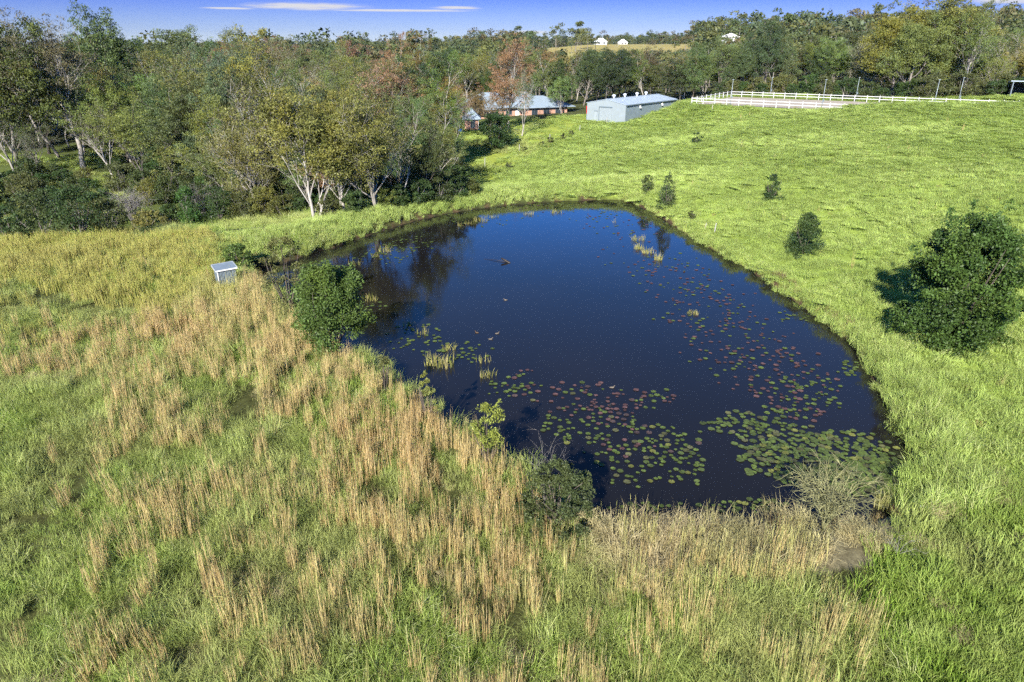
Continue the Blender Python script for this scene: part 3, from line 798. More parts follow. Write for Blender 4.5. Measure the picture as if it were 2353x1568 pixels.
class Tree:
    """a branching skeleton: tubes for wood, tips that carry foliage"""
    def __init__(s, seed, levels, gnarl=0.13, up=0.05, sides=(8, 6, 5, 4)):
        s.r = np.random.default_rng(seed); s.levels = levels; s.gnarl, s.up, s.sides = gnarl, up, sides
        s.wood, s.tips = [], []
    def branch(s, p, d, L, rad, lvl, bare=0.22):
        r, lv = s.r, s.levels
        n = max(4, int(L / (0.9 if lvl < 2 else 0.5)))
        n = min(n, 12)
        pts = [np.array(p, float)]; dirs = [norm(np.array(d, float))]
        dd = dirs[0]
        for i in range(n):
            dd = norm(dd + r.normal(0, s.gnarl, 3) + np.array([0, 0, s.up if lvl else 0.06]))
            pts.append(pts[-1] + dd * L / n); dirs.append(dd)
        f = np.linspace(0, 1, n + 1)
        end = 0.5 if lvl == 0 else 0.3
        rr = rad * (1 - (1 - end) * f)
        if lvl == 0: rr[0] *= 1.45; rr[1] *= 1.12
        s.wood.append((np.array(pts), rr, s.sides[min(lvl, 3)]))
        if lvl >= len(lv):
            s.tips.append((pts[-1], dirs[-1])); s.tips.append((pts[-2] * 0.5 + pts[-3] * 0.5, dirs[-2]))
            return
        cnt, ang, ratio = lv[lvl]
        cnt = int(r.integers(cnt[0], cnt[1] + 1))
        az = r.uniform(0, 6.28)
        for k in range(cnt):
            t = bare + (1 - bare) * (k + r.uniform(0.2, 0.9)) / cnt
            t = min(t, 0.985)
            i = min(int(t * n), n - 1); u = t * n - i
            q = pts[i] * (1 - u) + pts[i + 1] * u
            base = dirs[i + 1]
            az += 2.4 + r.normal(0, 0.5)
            a = R(r.uniform(*ang))
            ref = np.array([0, 0, 1.0]) if abs(base[2]) < 0.95 else np.array([1.0, 0, 0])
            side = norm(np.cross(base, ref)); side = rot_about(side, base, az)
            nd = norm(rot_about(base, side, a))
            cl = L * r.uniform(*ratio) * (1.15 - 0.45 * t if lvl == 0 else 1.0)
            cr = max(0.018, rad * (1 - (1 - end) * t) * r.uniform(0.5, 0.72))
            s.branch(q, nd, cl, cr, lvl + 1, 0.25)
        # the leader carries on as a thinner fork
        if lvl > 0 or True:
            s.branch(pts[-1], norm(dirs[-1] + r.normal(0, 0.2, 3)), L * r.uniform(0.4, 0.6), rr[-1], lvl + 1, 0.25)
    def wood_mesh(s, name, mat, min_r=0.0):
        Vs, Ts, Qs, off = [], [], [], 0
        for P, rr, k in s.wood:
            if rr[0] < min_r: continue
            V, Q, T = tube_geo(P, rr, k)
            Vs.append(V); Qs.append(Q + off); Ts.append(T + off); off += len(V)
        return mk_mesh(name, np.vstack(Vs), np.vstack(Ts), np.vstack(Qs), [mat], smooth_sh=True)
    def crown_mesh(s, name, mat, per_tip=45, rc=(0.7, 1.1), size=(0.22, 0.42), wr=0.36, flat=0.65, keep=1.0, droop=0.7):
        r = s.r
        C_, K = [], []
        for p, d in s.tips:
            if r.uniform() > keep: continue
            m = int(per_tip * r.uniform(0.6, 1.4)); rad = r.uniform(*rc)
            v = r.normal(0, 1, (m, 3)); v /= np.linalg.norm(v, axis=1)[:, None]
            v *= (r.uniform(0, 1, m) ** 0.45)[:, None] * rad; v[:, 2] *= flat
            C_.append(p + d * rad * 0.35 + v); K.append(np.clip(np.full(m, r.uniform(0.15, 0.85)) + r.normal(0, 0.17, m), 0, 1))
        return leaf_cloud(name, np.vstack(C_), np.concatenate(K), mat, r, size, wr, droop)

def leaf_cloud(name, P, tint, mat, r, size=(0.2, 0.4), wr=0.36, droop=0.7):
    """diamond leaf sprays at the points P"""
    n = len(P)
    ax = r.normal(0, 1, (n, 3)); ax[:, 2] -= droop * 1.2
    ax /= np.linalg.norm(ax, axis=1)[:, None]
    o = r.normal(0, 1, (n, 3)); sd = np.cross(ax, o); sd /= np.linalg.norm(sd, axis=1)[:, None] + 1e-9
    l = r.uniform(*size, n)[:, None]; w = l * wr * r.uniform(0.7, 1.3, n)[:, None]
    V = np.stack([P - ax * l / 2, P + sd * w / 2 + ax * l * 0.05, P + ax * l / 2, P - sd * w / 2 + ax * l * 0.05], 1).reshape(-1, 3)
    Q = np.arange(n * 4).reshape(-1, 4)
    return mk_mesh(name, V, None, Q, [mat], tint=np.repeat(tint, 4))

PROTO = {}
def proto(key, seed, H, trunk, levels, bark, crown, gnarl=0.13, up=0.05, lean=(0, 0), bare=0.2, fork=0, rad=None):
    t = Tree(seed, levels, gnarl, up)
    L = H * trunk; rad = rad or H * 0.0115
    d = norm(np.array([lean[0], lean[1], 1.0]))
    if fork:
        t.branch((0, 0, -0.4), d, L, rad, 0, bare)
        for k in range(fork - 1):
            a = t.r.uniform(0, 6.28)
            t.branch((0.2 * math.cos(a), 0.2 * math.sin(a), -0.3), norm(d + np.array([math.cos(a), math.sin(a), 0]) * t.r.uniform(0.2, 0.45)), L * t.r.uniform(0.7, 1.0), rad * 0.75, 0, bare)
    else:
        t.branch((0, 0, -0.4), d, L, rad, 0, bare)
    w = t.wood_mesh('trunk', bark); c = t.crown_mesh('crown', M_LEAF, **crown)
    top = max(p[2] for p, _ in t.tips) + 0.6
    tipx = np.array([p for p, _ in t.tips])
    PROTO[key] = dict(trunk=w, crown=c, H=top, rad=float(np.percentile(np.hypot(tipx[:, 0] - tipx[:, 0].mean(), tipx[:, 1] - tipx[:, 1].mean()), 90)), n=len(t.tips))

OPEN = [((6, 8), (15, 40), (0.60, 1.0)), ((4, 5), (16, 42), (0.46, 0.72)), ((4, 5), (22, 55), (0.36, 0.58))]
DENSE = [((8, 10), (26, 62), (0.45, 0.78)), ((4, 5), (28, 60), (0.45, 0.7)), ((4, 5), (30, 70), (0.4, 0.62))]
TALL = [((5, 7), (18, 40), (0.30, 0.50)), ((4, 5), (22, 50), (0.45, 0.7)), ((4, 4), (25, 60), (0.4, 0.62))]
c_open = dict(per_tip=34, rc=(0.42, 0.8), size=(0.14, 0.29), wr=0.32, flat=0.55)
c_thin = dict(per_tip=20, rc=(0.4, 0.72), size=(0.13, 0.26), wr=0.32, keep=0.8, flat=0.6)
c_dense = dict(per_tip=52, rc=(0.55, 0.95), size=(0.17, 0.34), wr=0.36, flat=0.6)
c_tall = dict(per_tip=46, rc=(0.5, 0.9), size=(0.16, 0.32), wr=0.34, flat=0.6)
proto('white_big', 101, 26, 0.46, [((8, 9), (14, 42), (0.6, 1.0)), ((4, 5), (16, 40), (0.45, 0.7)), ((4, 5), (22, 52), (0.36, 0.58))], M_BARK_WHITE, dict(per_tip=34, rc=(0.5, 0.9), size=(0.16, 0.32), keep=0.72, flat=0.55), gnarl=0.07, up=0.05, lean=(0.05, 0), bare=0.36, rad=0.34)
proto('open_a', 111, 16, 0.44, OPEN, M_BARK_WHITE, c_open, gnarl=0.08, up=0.06, bare=0.22)
proto('open_b', 112, 16, 0.38, OPEN, M_BARK_WHITE, dict(c_open, per_tip=46), fork=2, gnarl=0.09, up=0.06, bare=0.12, rad=0.125)
proto('open_c', 113, 16, 0.46, OPEN, M_BARK_GREY, c_open, gnarl=0.10, up=0.05, bare=0.22)
proto('open_d', 114, 15, 0.40, OPEN, M_BARK_WHITE, c_thin, fork=3, up=0.08, gnarl=0.08, bare=0.22)
proto('thin_a', 115, 17, 0.46, OPEN, M_BARK_WHITE, c_thin, up=0.07, gnarl=0.08, bare=0.22)
proto('thin_b', 116, 17, 0.44, OPEN, M_BARK_GREY, c_thin, up=0.05, gnarl=0.11, bare=0.22)
proto('dense_a', 121, 18, 0.44, DENSE, M_BARK_DARK, c_dense, up=0.06)
proto('dense_b', 122, 18, 0.46, DENSE, M_BARK_GREY, c_dense, up=0.06)
proto('dense_c', 123, 20, 0.44, DENSE, M_BARK_GREY, dict(per_tip=70, rc=(0.7, 1.25), size=(0.18, 0.36), wr=0.36, flat=0.65), bare=0.16)
proto('tall_a', 131, 21, 0.58, TALL, M_BARK_GREY, c_tall, bare=0.36)
proto('tall_b', 132, 21, 0.60, TALL, M_BARK_WHITE, c_tall, bare=0.4)
proto('sapling', 141, 8, 0.62, [((7, 9), (28, 55), (0.25, 0.42)), ((4, 5), (30, 60), (0.4, 0.6))], M_BARK_GREY, dict(per_tip=44, rc=(0.3, 0.5), size=(0.11, 0.22)), rad=0.06, bare=0.25)
0 and print('TIPS', {k: (v['n'], len(v['crown'].polygons), len(v['trunk'].polygons), round(v['H'], 1), round(v['rad'], 1)) for k, v in PROTO.items()})

OLIVE, DARKG, GREYG, RUSSET, GOLDG, MIDG = (0.135, 0.143, 0.038), (0.064, 0.094, 0.034), (0.100, 0.122, 0.056), (0.170, 0.112, 0.056), (0.165, 0.158, 0.040), (0.100, 0.138, 0.038)

def top_z(x, y, topY):
    t = (784 - topY) / FPX
    return CAM_H + (t * y * math.cos(PITCH) - y * math.sin(PITCH)) / (math.cos(PITCH) + t * math.sin(PITCH))

TREES = []            # (x, y, radius)
def plant(key, x, y, H, colour, name, label, cat='tree', group=None, wide=1.0, rz=None, z=None):
    pr = PROTO[key]
    z = hz(x, y) if z is None else z
    s = H / pr['H']
    e = empty(name, (x, y, z), rng.uniform(0, 6.28) if rz is None else rz)
    e.scale = (s * wide, s * wide, s)
    link('trunk', pr['trunk'], e)
    c = link('crown', pr['crown'], e)
    k = rng.uniform(0.92, 1.45)
    c.color = (colour[0] * k * rng.uniform(0.84, 1.2), colour[1] * k, colour[2] * k * rng.uniform(0.75, 1.3), 1)
    tag(e, label, cat, group)
    TREES.append((x, y, pr['rad'] * s * wide)); KEEP_OUT.append((x, y, 0.35))
    return e

def hero(key, X, Y, topY, colour, name, label, dist=None, wide=1.0, rz=None, group=None):
    if dist is None: p = ground_at(X, Y)
    else: p = at_dist(X, Y, dist)
    x, y = float(p[0]), float(p[1]); z = hz(x, y)
    return plant(key, x, y, max(2.0, float(top_z(x, y, topY)) - z), colour, name, label, wide=wide, rz=rz, group=group, z=z)

# the trees one can tell apart, left to right
hero('white_big', 196, 393, 6, (0.075, 0.080, 0.036), 'white_gum_tree', 'tallest white trunked gum tree with fanning bare limbs in the wood', rz=0.0, wide=1.3)
hero('dense_b', 20, 300, 22, DARKG, 'gum_tree', 'dense dark green gum tree topping the wood at the picture edge', dist=150)
hero('dense_a', 275, 200, 2, DARKG, 'gum_tree', 'tall dark green gum tree just behind the tallest white gum', dist=172, wide=0.95)
hero('tall_a', 95, 200, 60, GREYG, 'gum_tree', 'grey green gum tree between the edge tree and the tallest white gum', dist=165)
hero('dense_b', 425, 140, 58, DARKG, 'gum_tree', 'round topped dark gum tree standing alone above the left canopy', dist=235, wide=1.6)
hero('open_c', 440, 412, 112, GOLDG, 'gum_tree', 'broad golden olive gum tree right of the tallest white gum', wide=1.15)
hero('thin_a', 640, 465, 112, (0.085, 0.085, 0.035), 'gum_tree', 'sparse gum tree with silvery bare branches behind the dam clump', wide=1.1)
hero('open_b', 722, 508, 172, OLIVE, 'gum_tree', 'white forked gum tree rooted right on the far dam wall', wide=1.2)
hero('open_d', 866, 474, 190, GOLDG, 'gum_tree', 'olive gum tree with forked white trunk leaning towards the pond', wide=1.1)
hero('tall_b', 932, 472, 215, MIDG, 'gum_tree', 'straight pale trunked gum tree beside the leaning forked one', wide=0.9)
hero('dense_a', 985, 462, 262, DARKG, 'gum_tree', 'dark bushy gum tree at the end of the dam clump', wide=0.8)
hero('open_a', 792, 490, 185, OLIVE, 'gum_tree', 'olive gum tree in the middle of the dam clump')
hero('open_c', 830, 482, 215, MIDG, 'gum_tree', 'dark trunked gum tree crowded in the dam clump')
hero('open_a', 560, 430, 150, OLIVE, 'gum_tree', 'olive gum tree between the golden one and the silvery one', wide=1.1)
hero('thin_a', 1046, 370, 190, RUSSET, 'gum_tree', 'thin russet gum tree with slender white trunk left of the garage')
hero('open_a', 1168, 300, 74, RUSSET, 'gum_tree', 'large russet gum tree towering in front of the farmhouse', wide=1.0)
hero('thin_a', 1199, 313, 150, GREYG, 'gum_tree', 'slim dark trunked gum tree before the farmhouse roof', wide=0.8)
hero('open_b', 1290, 262, 168, MIDG, 'gum_tree', 'green gum tree between the farmhouse and the grey shed')
hero('thin_b', 1126, 322, 205, (0.13, 0.10, 0.05), 'gum_tree', 'sparse brownish gum tree between the garage and the dark garden bush', wide=1.1)
hero('open_c', 1150, 300, 160, RUSSET, 'gum_tree', 'bushy russet gum tree hiding the middle of the farmhouse', wide=1.2)
hero('open_b', 1098, 292, 205, (0.12, 0.11, 0.05), 'gum_tree', 'low brownish gum tree over the garage roof', wide=1.0)
hero('tall_b', 893, 120, 66, RUSSET, 'gum_tree', 'tall russet gum tree above the canopy, nearer the dark spire', dist=190, wide=0.8)
hero('tall_b', 965, 120, 66, (0.11, 0.075, 0.032), 'gum_tree', 'tall russet gum tree above the canopy, twin of its neighbour', dist=186, wide=0.85)
hero('tall_a', 803, 120, 70, DARKG, 'gum_tree', 'dark spire of a gum tree above the middle canopy', dist=260, wide=0.7)
hero('open_c', 1040, 200, 170, RUSSET, 'gum_tree', 'reddish gum tree beside the large russet one', dist=150)
hero('dense_b', 1335, 90, 62, GREYG, 'gum_tree', 'lone tall gum tree standing over the tan paddock', dist=620, wide=0.9)
hero('tall_a', 1490, 170, 88, (0.085, 0.07, 0.035), 'gum_tree', 'brown green gum tree with pale limbs behind the shed roof', dist=230)
for X, Y, tY, k, c, lb in ((88, 418, 275, 'thin_b', GREYG, 'small multi stemmed gum tree left of the tallest white gum trunk'), (40, 410, 190, 'thin_a', GREYG, 'thin grey gum tree at the very edge of the picture'), (335, 440, 215, 'open_c', OLIVE, 'dark trunked olive gum tree between the tallest white gum and the golden one'),
                           (262, 410, 235, 'thin_a', (0.10, 0.10, 0.05), 'slender gum tree right beside the tallest white gum trunk'), (515, 462, 200, 'open_a', OLIVE, 'olive gum tree just right of the broad golden one'), (590, 488, 240, 'open_d', GOLDG, 'low multi stemmed gum tree left of the dam wall tree'),
                           (390, 452, 300, 'sapling', OLIVE, 'slim sapling before the broad golden gum'), (385, 400, 170, 'dense_b', DARKG, 'dark gum tree close behind the broad golden one'), (300, 395, 165, 'dense_a', MIDG, 'dense green gum tree behind the slender one')):
    hero(k, X, Y, tY, c, 'gum_tree', lb, wide=1.15)
# the big stand behind the riding arena
hero('dense_c', 2052, 222, 2, (0.125, 0.150, 0.042), 'gum_tree', 'huge rounded green gum tree behind the arena fence', dist=186, wide=1.3)
hero('dense_c', 2120, 222, -22, (0.112, 0.140, 0.044), 'gum_tree', 'tallest green gum tree of the stand behind the arena', dist=196, wide=1.25)
hero('dense_c', 2086, 222, 18, MIDG, 'gum_tree', 'green gum tree squeezed between the two huge arena gums', dist=180, wide=1.15)
hero('dense_c', 2178, 222, 4, (0.10, 0.128, 0.042), 'gum_tree', 'broad green gum tree behind the pale leaning trunk', dist=206, wide=1.2)
hero('tall_b', 2165, 222, -6, MIDG, 'gum_tree', 'green gum tree with a pale leaning trunk behind the arena', dist=190, wide=1.1)
hero('open_a', 2212, 222, 14, MIDG, 'gum_tree', 'forked pale trunked gum tree right of the huge arena trees', dist=186, wide=1.05)
hero('thin_a', 2310, 225, 52, GREYG, 'gum_tree', 'bare white limbed gum tree by the dark shelter', dist=200, wide=1.2)
hero('open_d', 2268, 225, 120, OLIVE, 'gum_tree', 'low olive gum tree left of the dark shelter', dist=188)
hero('open_b', 2360, 225, 80, OLIVE, 'gum_tree', 'olive gum tree leaning over the dark shelter', dist=196)
hero('open_d', 1990, 225, 70, GREYG, 'gum_tree', 'grey green gum tree at the foot of the huge arena trees', dist=205)

# fill the wood with individual trees
FOREST = [(-150, 138), (-95, 140), (-86, 138), (-66, 128), (-52, 114), (-42, 100), (-33, 88), (-20, 83), (-11, 88), (-7, 99), (-9, 112), (-15, 126), (-22, 140), (-30, 160), (-30, 200), (0, 202), (36, 208), (52, 186), (125, 186), (170, 172), (250, 230), (250, 330), (-240, 330), (-190, 150)]
def fill_wood(n_max):
    pts = []
    tries = rng.uniform((-200, 75), (190, 300), (14000, 2))
    ok = in_poly(tries[:, 0], tries[:, 1], FOREST) & (np.abs(np.degrees(np.arctan2(tries[:, 0], tries[:, 1]))) < 42)
    for x, y in tries[ok]:
        r = math.hypot(x, y)
        dmin = 3.9 if r < 130 else (4.8 if r < 180 else 6.6)
        if any((x - a) ** 2 + (y - b) ** 2 < dmin * dmin for a, b in pts): continue
        if any((x - a) ** 2 + (y - b) ** 2 < (0.55 * rr + 1.2) ** 2 for a, b, rr in TREES[:N_HERO]): continue
        pts.append((x, y))
    pts.sort(key=lambda p: math.hypot(*p))
    return pts[:n_max], pts[n_max:]
N_HERO = len(TREES)
ind, rest = fill_wood(262)
KINDS = [('open_a', OLIVE, 'olive'), ('open_b', MIDG, 'mid green'), ('open_c', GREYG, 'grey green'), ('thin_a', (0.085, 0.08, 0.035), 'sparse olive'), ('dense_a', DARKG, 'dark green'), ('dense_b', (0.045, 0.066, 0.024), 'dense green'), ('tall_a', OLIVE, 'tall olive'), ('tall_b', MIDG, 'tall green'), ('open_d', GOLDG, 'golden'), ('open_a', RUSSET, 'russet')]
FILL = []
for x, y in ind:
    left = x < -20
    w = np.array([1.7, 1.7, 2.2, 2.6, 2.1, 1.6, 1.7, 2.0, 0.9, 2.3]) if left else np.array([2.2, 2.2, 1.8, 1, 1.6, 2.4, 1, 1.4, 1.1, 0.6])
    if y > 180 and x > 20: w = w * np.array([1.2, 1.4, 1.0, .3, 1.0, 4, 1, 1.0, 1.0, .3])
    k = int(rng.choice(len(KINDS), p=w / w.sum()))
    key, colr, word = KINDS[k]
    r = math.hypot(x, y)
    H = rng.uniform(10.0, 19.0) + (2.0 if key.startswith('tall') else 0)
    if r < 105: H *= 0.75
    if x < -45 and r > 100: H += 3.5
    if x > 8 and 0.03 < x / y < 0.235 and y > 170: H = min(H, max(7.0, 16.6 - hz(x, y)))
    where = 'behind the arena and shed' if (x > 15 and y > 150) else ('in the near wood by the dam' if r < 150 else 'in the deep wood beyond the dam')
    FILL.append((where, word, math.atan2(x, y), key, x, y, H, colr))
FILL.sort(key=lambda f: f[:3])
ORD = ['first', 'second', 'third', 'fourth', 'fifth', 'sixth', 'seventh', 'eighth', 'ninth', 'tenth', 'eleventh', 'twelfth', 'thirteenth', 'fourteenth', 'fifteenth', 'sixteenth', 'seventeenth', 'eighteenth', 'nineteenth', 'twentieth']
def ordinal(k): return ORD[k] if k < 20 else ('twenty-' + ORD[k - 20] if k < 29 else 'thirty-' + ORD[(k - 30) % 10] if k > 29 else 'thirtieth')
cnt = {}
for where, word, _, key, x, y, H, colr in FILL:
    k = cnt.get((where, word), 0); cnt[(where, word)] = k + 1
    plant(key, x, y, H, colr, 'gum_tree', '%s gum tree, %s such from the left %s' % (word, ordinal(k), where), group='gum trees ' + where, wide=rng.uniform(0.85, 1.15))

# ------------------------------------------------------------------ the far wood that reads as one mass
def far_tree(seed, H, dense):
    r = np.random.default_rng(seed)
    Vs, Qs, Ts, off = [], [], [], 0
    V, Q, T = tube_geo(np.array([[0, 0, -1], [0.2, 0, H * 0.35], [0, 0.3, H * 0.7]]), np.array([0.28, 0.2, 0.08]), 5)
    nc = int(r.integers(10, 16)); P, K = [], []
    for k in range(nc):
        a = r.uniform(0, 6.28); h = r.uniform(0.42, 0.95); d = H * 0.24 * r.uniform(0.2, 1) * (1.25 - 0.8 * abs(h - 0.6))
        m = int(dense * r.uniform(0.7, 1.3)); v = r.normal(0, 1, (m, 3)); v /= np.linalg.norm(v, axis=1)[:, None]
        v *= (r.uniform(0, 1, m) ** 0.4)[:, None] * H * r.uniform(0.09, 0.15); v[:, 2] *= 0.65
        P.append(np.array([d * math.cos(a), d * math.sin(a), h * H]) + v); K.append(np.clip(np.full(m, r.uniform(0.1, 0.9)) + r.normal(0, 0.15, m), 0, 1))
    P = np.vstack(P); K = np.concatenate(K); n = len(P)
    ax = r.normal(0, 1, (n, 3)); ax /= np.linalg.norm(ax, axis=1)[:, None]
    sd = np.cross(ax, r.normal(0, 1, (n, 3))); sd /= np.linalg.norm(sd, axis=1)[:, None]
    l = r.uniform(0.7, 1.3, n)[:, None]; w = l * 0.5
    L4 = np.stack([P - ax * l / 2, P + sd * w / 2, P + ax * l / 2, P - sd * w / 2], 1).reshape(-1, 3)
    Qa = np.vstack([Q, np.arange(n * 4).reshape(-1, 4) + len(V)])
    mi = np.concatenate([np.zeros(len(T)), np.zeros(len(Q)), np.ones(n)])
    return mk_mesh('far_tree', np.vstack([V, L4]), T, Qa, [M_BARK_GREY, M_LEAF_FAR], tint=np.concatenate([np.zeros(len(V)), np.repeat(K, 4)]), mat_idx=mi)

def far_wood():
    var = [far_tree(200 + i, 16, 42) for i in range(6)]
    P = [(x, y) for x, y in rest]
    n = 4800
    r = np.exp(rng.uniform(math.log(270), math.log(2600), n)); a = np.radians(rng.uniform(-44, 44, n))
    x, y = r * np.sin(a), r * np.cos(a); az = np.degrees(a)
    keep = ~((r > 300) & (r < 800) & (az > 1.6) & (az < 13.5) & ((fbm(x * 0.02, y * 0.02, 71) < 0.66) | (r < 460))) & ~in_poly(x, y, FOREST)
    keep &= ~((np.abs(az - 9) < 3) & (r > 770) & (r < 830))
    r2 = rng.uniform(850, 2300, 2600); a2 = np.radians(rng.uniform(-12, 40, 2600)); P += list(zip(r2 * np.sin(a2), r2 * np.cos(a2)))
    x = np.concatenate([x[keep], [p[0] for p in P]]); y = np.concatenate([y[keep], [p[1] for p in P]])
    z = height(x, y); n = len(x); r = np.hypot(x, y)
    s = rng.uniform(0.62, 1.05, n) + 0.45 * rng.uniform(0, 1, n) ** 5 * (1 + 0.25 * smooth(700, 1500, r))
    az = np.degrees(np.arctan2(x, y)); s = np.where((az > 1) & (az < 14) & (r < 470), np.minimum(s, np.maximum(0.4, (15.6 - z) / 16)), s)
    rot = np.stack([np.zeros(n), np.zeros(n), rng.uniform(0, 6.28, n)], -1)
    scatter('distant_wood', np.stack([x, y, z], -1), rot, np.stack([s * rng.uniform(0.9, 1.25, n), s * rng.uniform(0.9, 1.25, n), s], -1), rng.integers(0, 6, n), var, 'unbroken eucalypt wood running back to the horizon', 'wood')
far_wood()

def build_hills():
    """the low blue range on the horizon"""
    az = np.radians(np.linspace(-60, 60, 240)); V = []
    for rr, hh in ((9500, -5), (11500, 1), (14000, -5)):
        x, y = rr * np.sin(az), rr * np.cos(az)
        h = 22 + 40 * fbm(az * 14 + 3, np.zeros_like(az), 81, 4) * (0.5 + 0.8 * np.exp(-((np.degrees(az) + 22) / 14) ** 2))
        z = h if hh == 1 else np.full_like(az, -20.0)
        V.append(np.stack([x, y, z], -1))
    n = len(az); V = np.vstack(V)
    Q = [(i + k * n, i + 1 + k * n, i + 1 + (k + 1) * n, i + (k + 1) * n) for k in range(2) for i in range(n - 1)]
    m = plain('far_range_forest', (0.035, 0.055, 0.05), 0.95, scale=0.002)
    tag(link('hills', mk_mesh('hills', V, None, Q, [m], smooth_sh=True)), kind='structure')
build_hills()

# ------------------------------------------------------------------ buildings
M_STEEL = None
def ribbed(name, col, scale, axis='x', rough=0.35, var=0.06):
    m, nt, b = newmat(name)
    t = N(nt, 'ShaderNodeTexCoord'); s = N(nt, 'ShaderNodeSeparateXYZ'); nt.links.new(t.outputs['Object'], s.inputs[0])
    mu = N(nt, 'ShaderNodeMath', operation='MULTIPLY'); mu.inputs[1].default_value = scale
    nt.links.new(s.outputs[{'x': 0, 'y': 1, 'z': 2}[axis]], mu.inputs[0])
    sn = N(nt, 'ShaderNodeMath', operation='SINE'); nt.links.new(mu.outputs[0], sn.inputs[0])
    f = wnoise(nt, 0.7, 4, 0.6, obj=True)
    nt.links.new(rampf(nt, f, [(0.3, tuple(c * (1 - var) for c in col)), (0.7, tuple(c * (1 + var) for c in col))]), b.inputs['Base Color'])
    b.inputs['Roughness'].default_value = rough; b.inputs['Specular IOR Level'].default_value = 0.4
    bp = N(nt, 'ShaderNodeBump'); bp.inputs['Strength'].default_value = 0.5; bp.inputs['Distance'].default_value = 0.03
    nt.links.new(sn.outputs[0], bp.inputs['Height']); nt.links.new(bp.outputs[0], b.inputs['Normal'])
    return m
M_SHEDWALL_X = ribbed('steel_wall_x', (0.235, 0.275, 0.30), 26, 'x'); M_SHEDWALL_Y = ribbed('steel_wall_y', (0.20, 0.25, 0.285), 26, 'y')
M_ROOF_Y = ribbed('steel_roof_y', (0.34, 0.405, 0.47), 26, 'y', 0.5); M_ROOF_X = ribbed('steel_roof_x', (0.25, 0.31, 0.365), 26, 'x', 0.55)
M_DOOR = plain('steel_door', (0.25, 0.29, 0.315), 0.4, var=0.05); M_TRIMW = plain('white_trim', (0.72, 0.72, 0.70), 0.4, var=0.05)
M_GUTTER = plain('gutter_grey', (0.14, 0.18, 0.21), 0.4, var=0.1); M_DARK = plain('painted_shelter_shade', (0.02, 0.022, 0.025), 0.6)
M_GLASS = plain('window_glass', (0.03, 0.04, 0.05), 0.08, spec=0.6, var=0.2)
M_ZINC = plain('vent_zinc', (0.62, 0.64, 0.66), 0.35, 0.3, var=0.08)
M_RED = plain('red_paint', (0.42, 0.016, 0.022), 0.4, var=0.15); M_BLUE = plain('blue_plastic', (0.02, 0.13, 0.42), 0.4)
M_WOODGREY = plain('weathered_wood', (0.30, 0.285, 0.26), 0.85, var=0.3, scale=5, bump=0.3)
M_POSTW = plain('pale_post', (0.32, 0.31, 0.29), 0.8, var=0.2, scale=5)
M_FENCE = plain('white_fence_paint', (0.52, 0.52, 0.51), 0.5, var=0.12)
M_POLE = plain('galvanised_pole', (0.26, 0.30, 0.32), 0.4, 0.2, var=0.1)
def brick_mat():
    m, nt, b = newmat('red_brick')
    t = N(nt, 'ShaderNodeTexCoord'); mp = N(nt, 'ShaderNodeMapping'); mp.inputs['Rotation'].default_value = (R(90), 0, 0)
    nt.links.new(t.outputs['Object'], mp.inputs[0])
    br = N(nt, 'ShaderNodeTexBrick'); br.inputs['Scale'].default_value = 4.2
    br.inputs['Color1'].default_value = (0.36, 0.17, 0.105, 1); br.inputs['Color2'].default_value = (0.44, 0.23, 0.15, 1); br.inputs['Mortar'].default_value = (0.40, 0.34, 0.28, 1)
    nt.links.new(mp.outputs[0], br.inputs['Vector']); nt.links.new(br.outputs[0], b.inputs['Base Color']); b.inputs['Roughness'].default_value = 0.9
    return m
M_BRICK = brick_mat()

def keep_out_rect(o, ax, ay, w, d, pad=0.3):
    for i in np.arange(0, w + 0.1, 1.5):
        for j in np.arange(0, d + 0.1, 1.5):
            p = o + ax * i + ay * j; KEEP_OUT.append((p[0], p[1], 1.2 + pad))

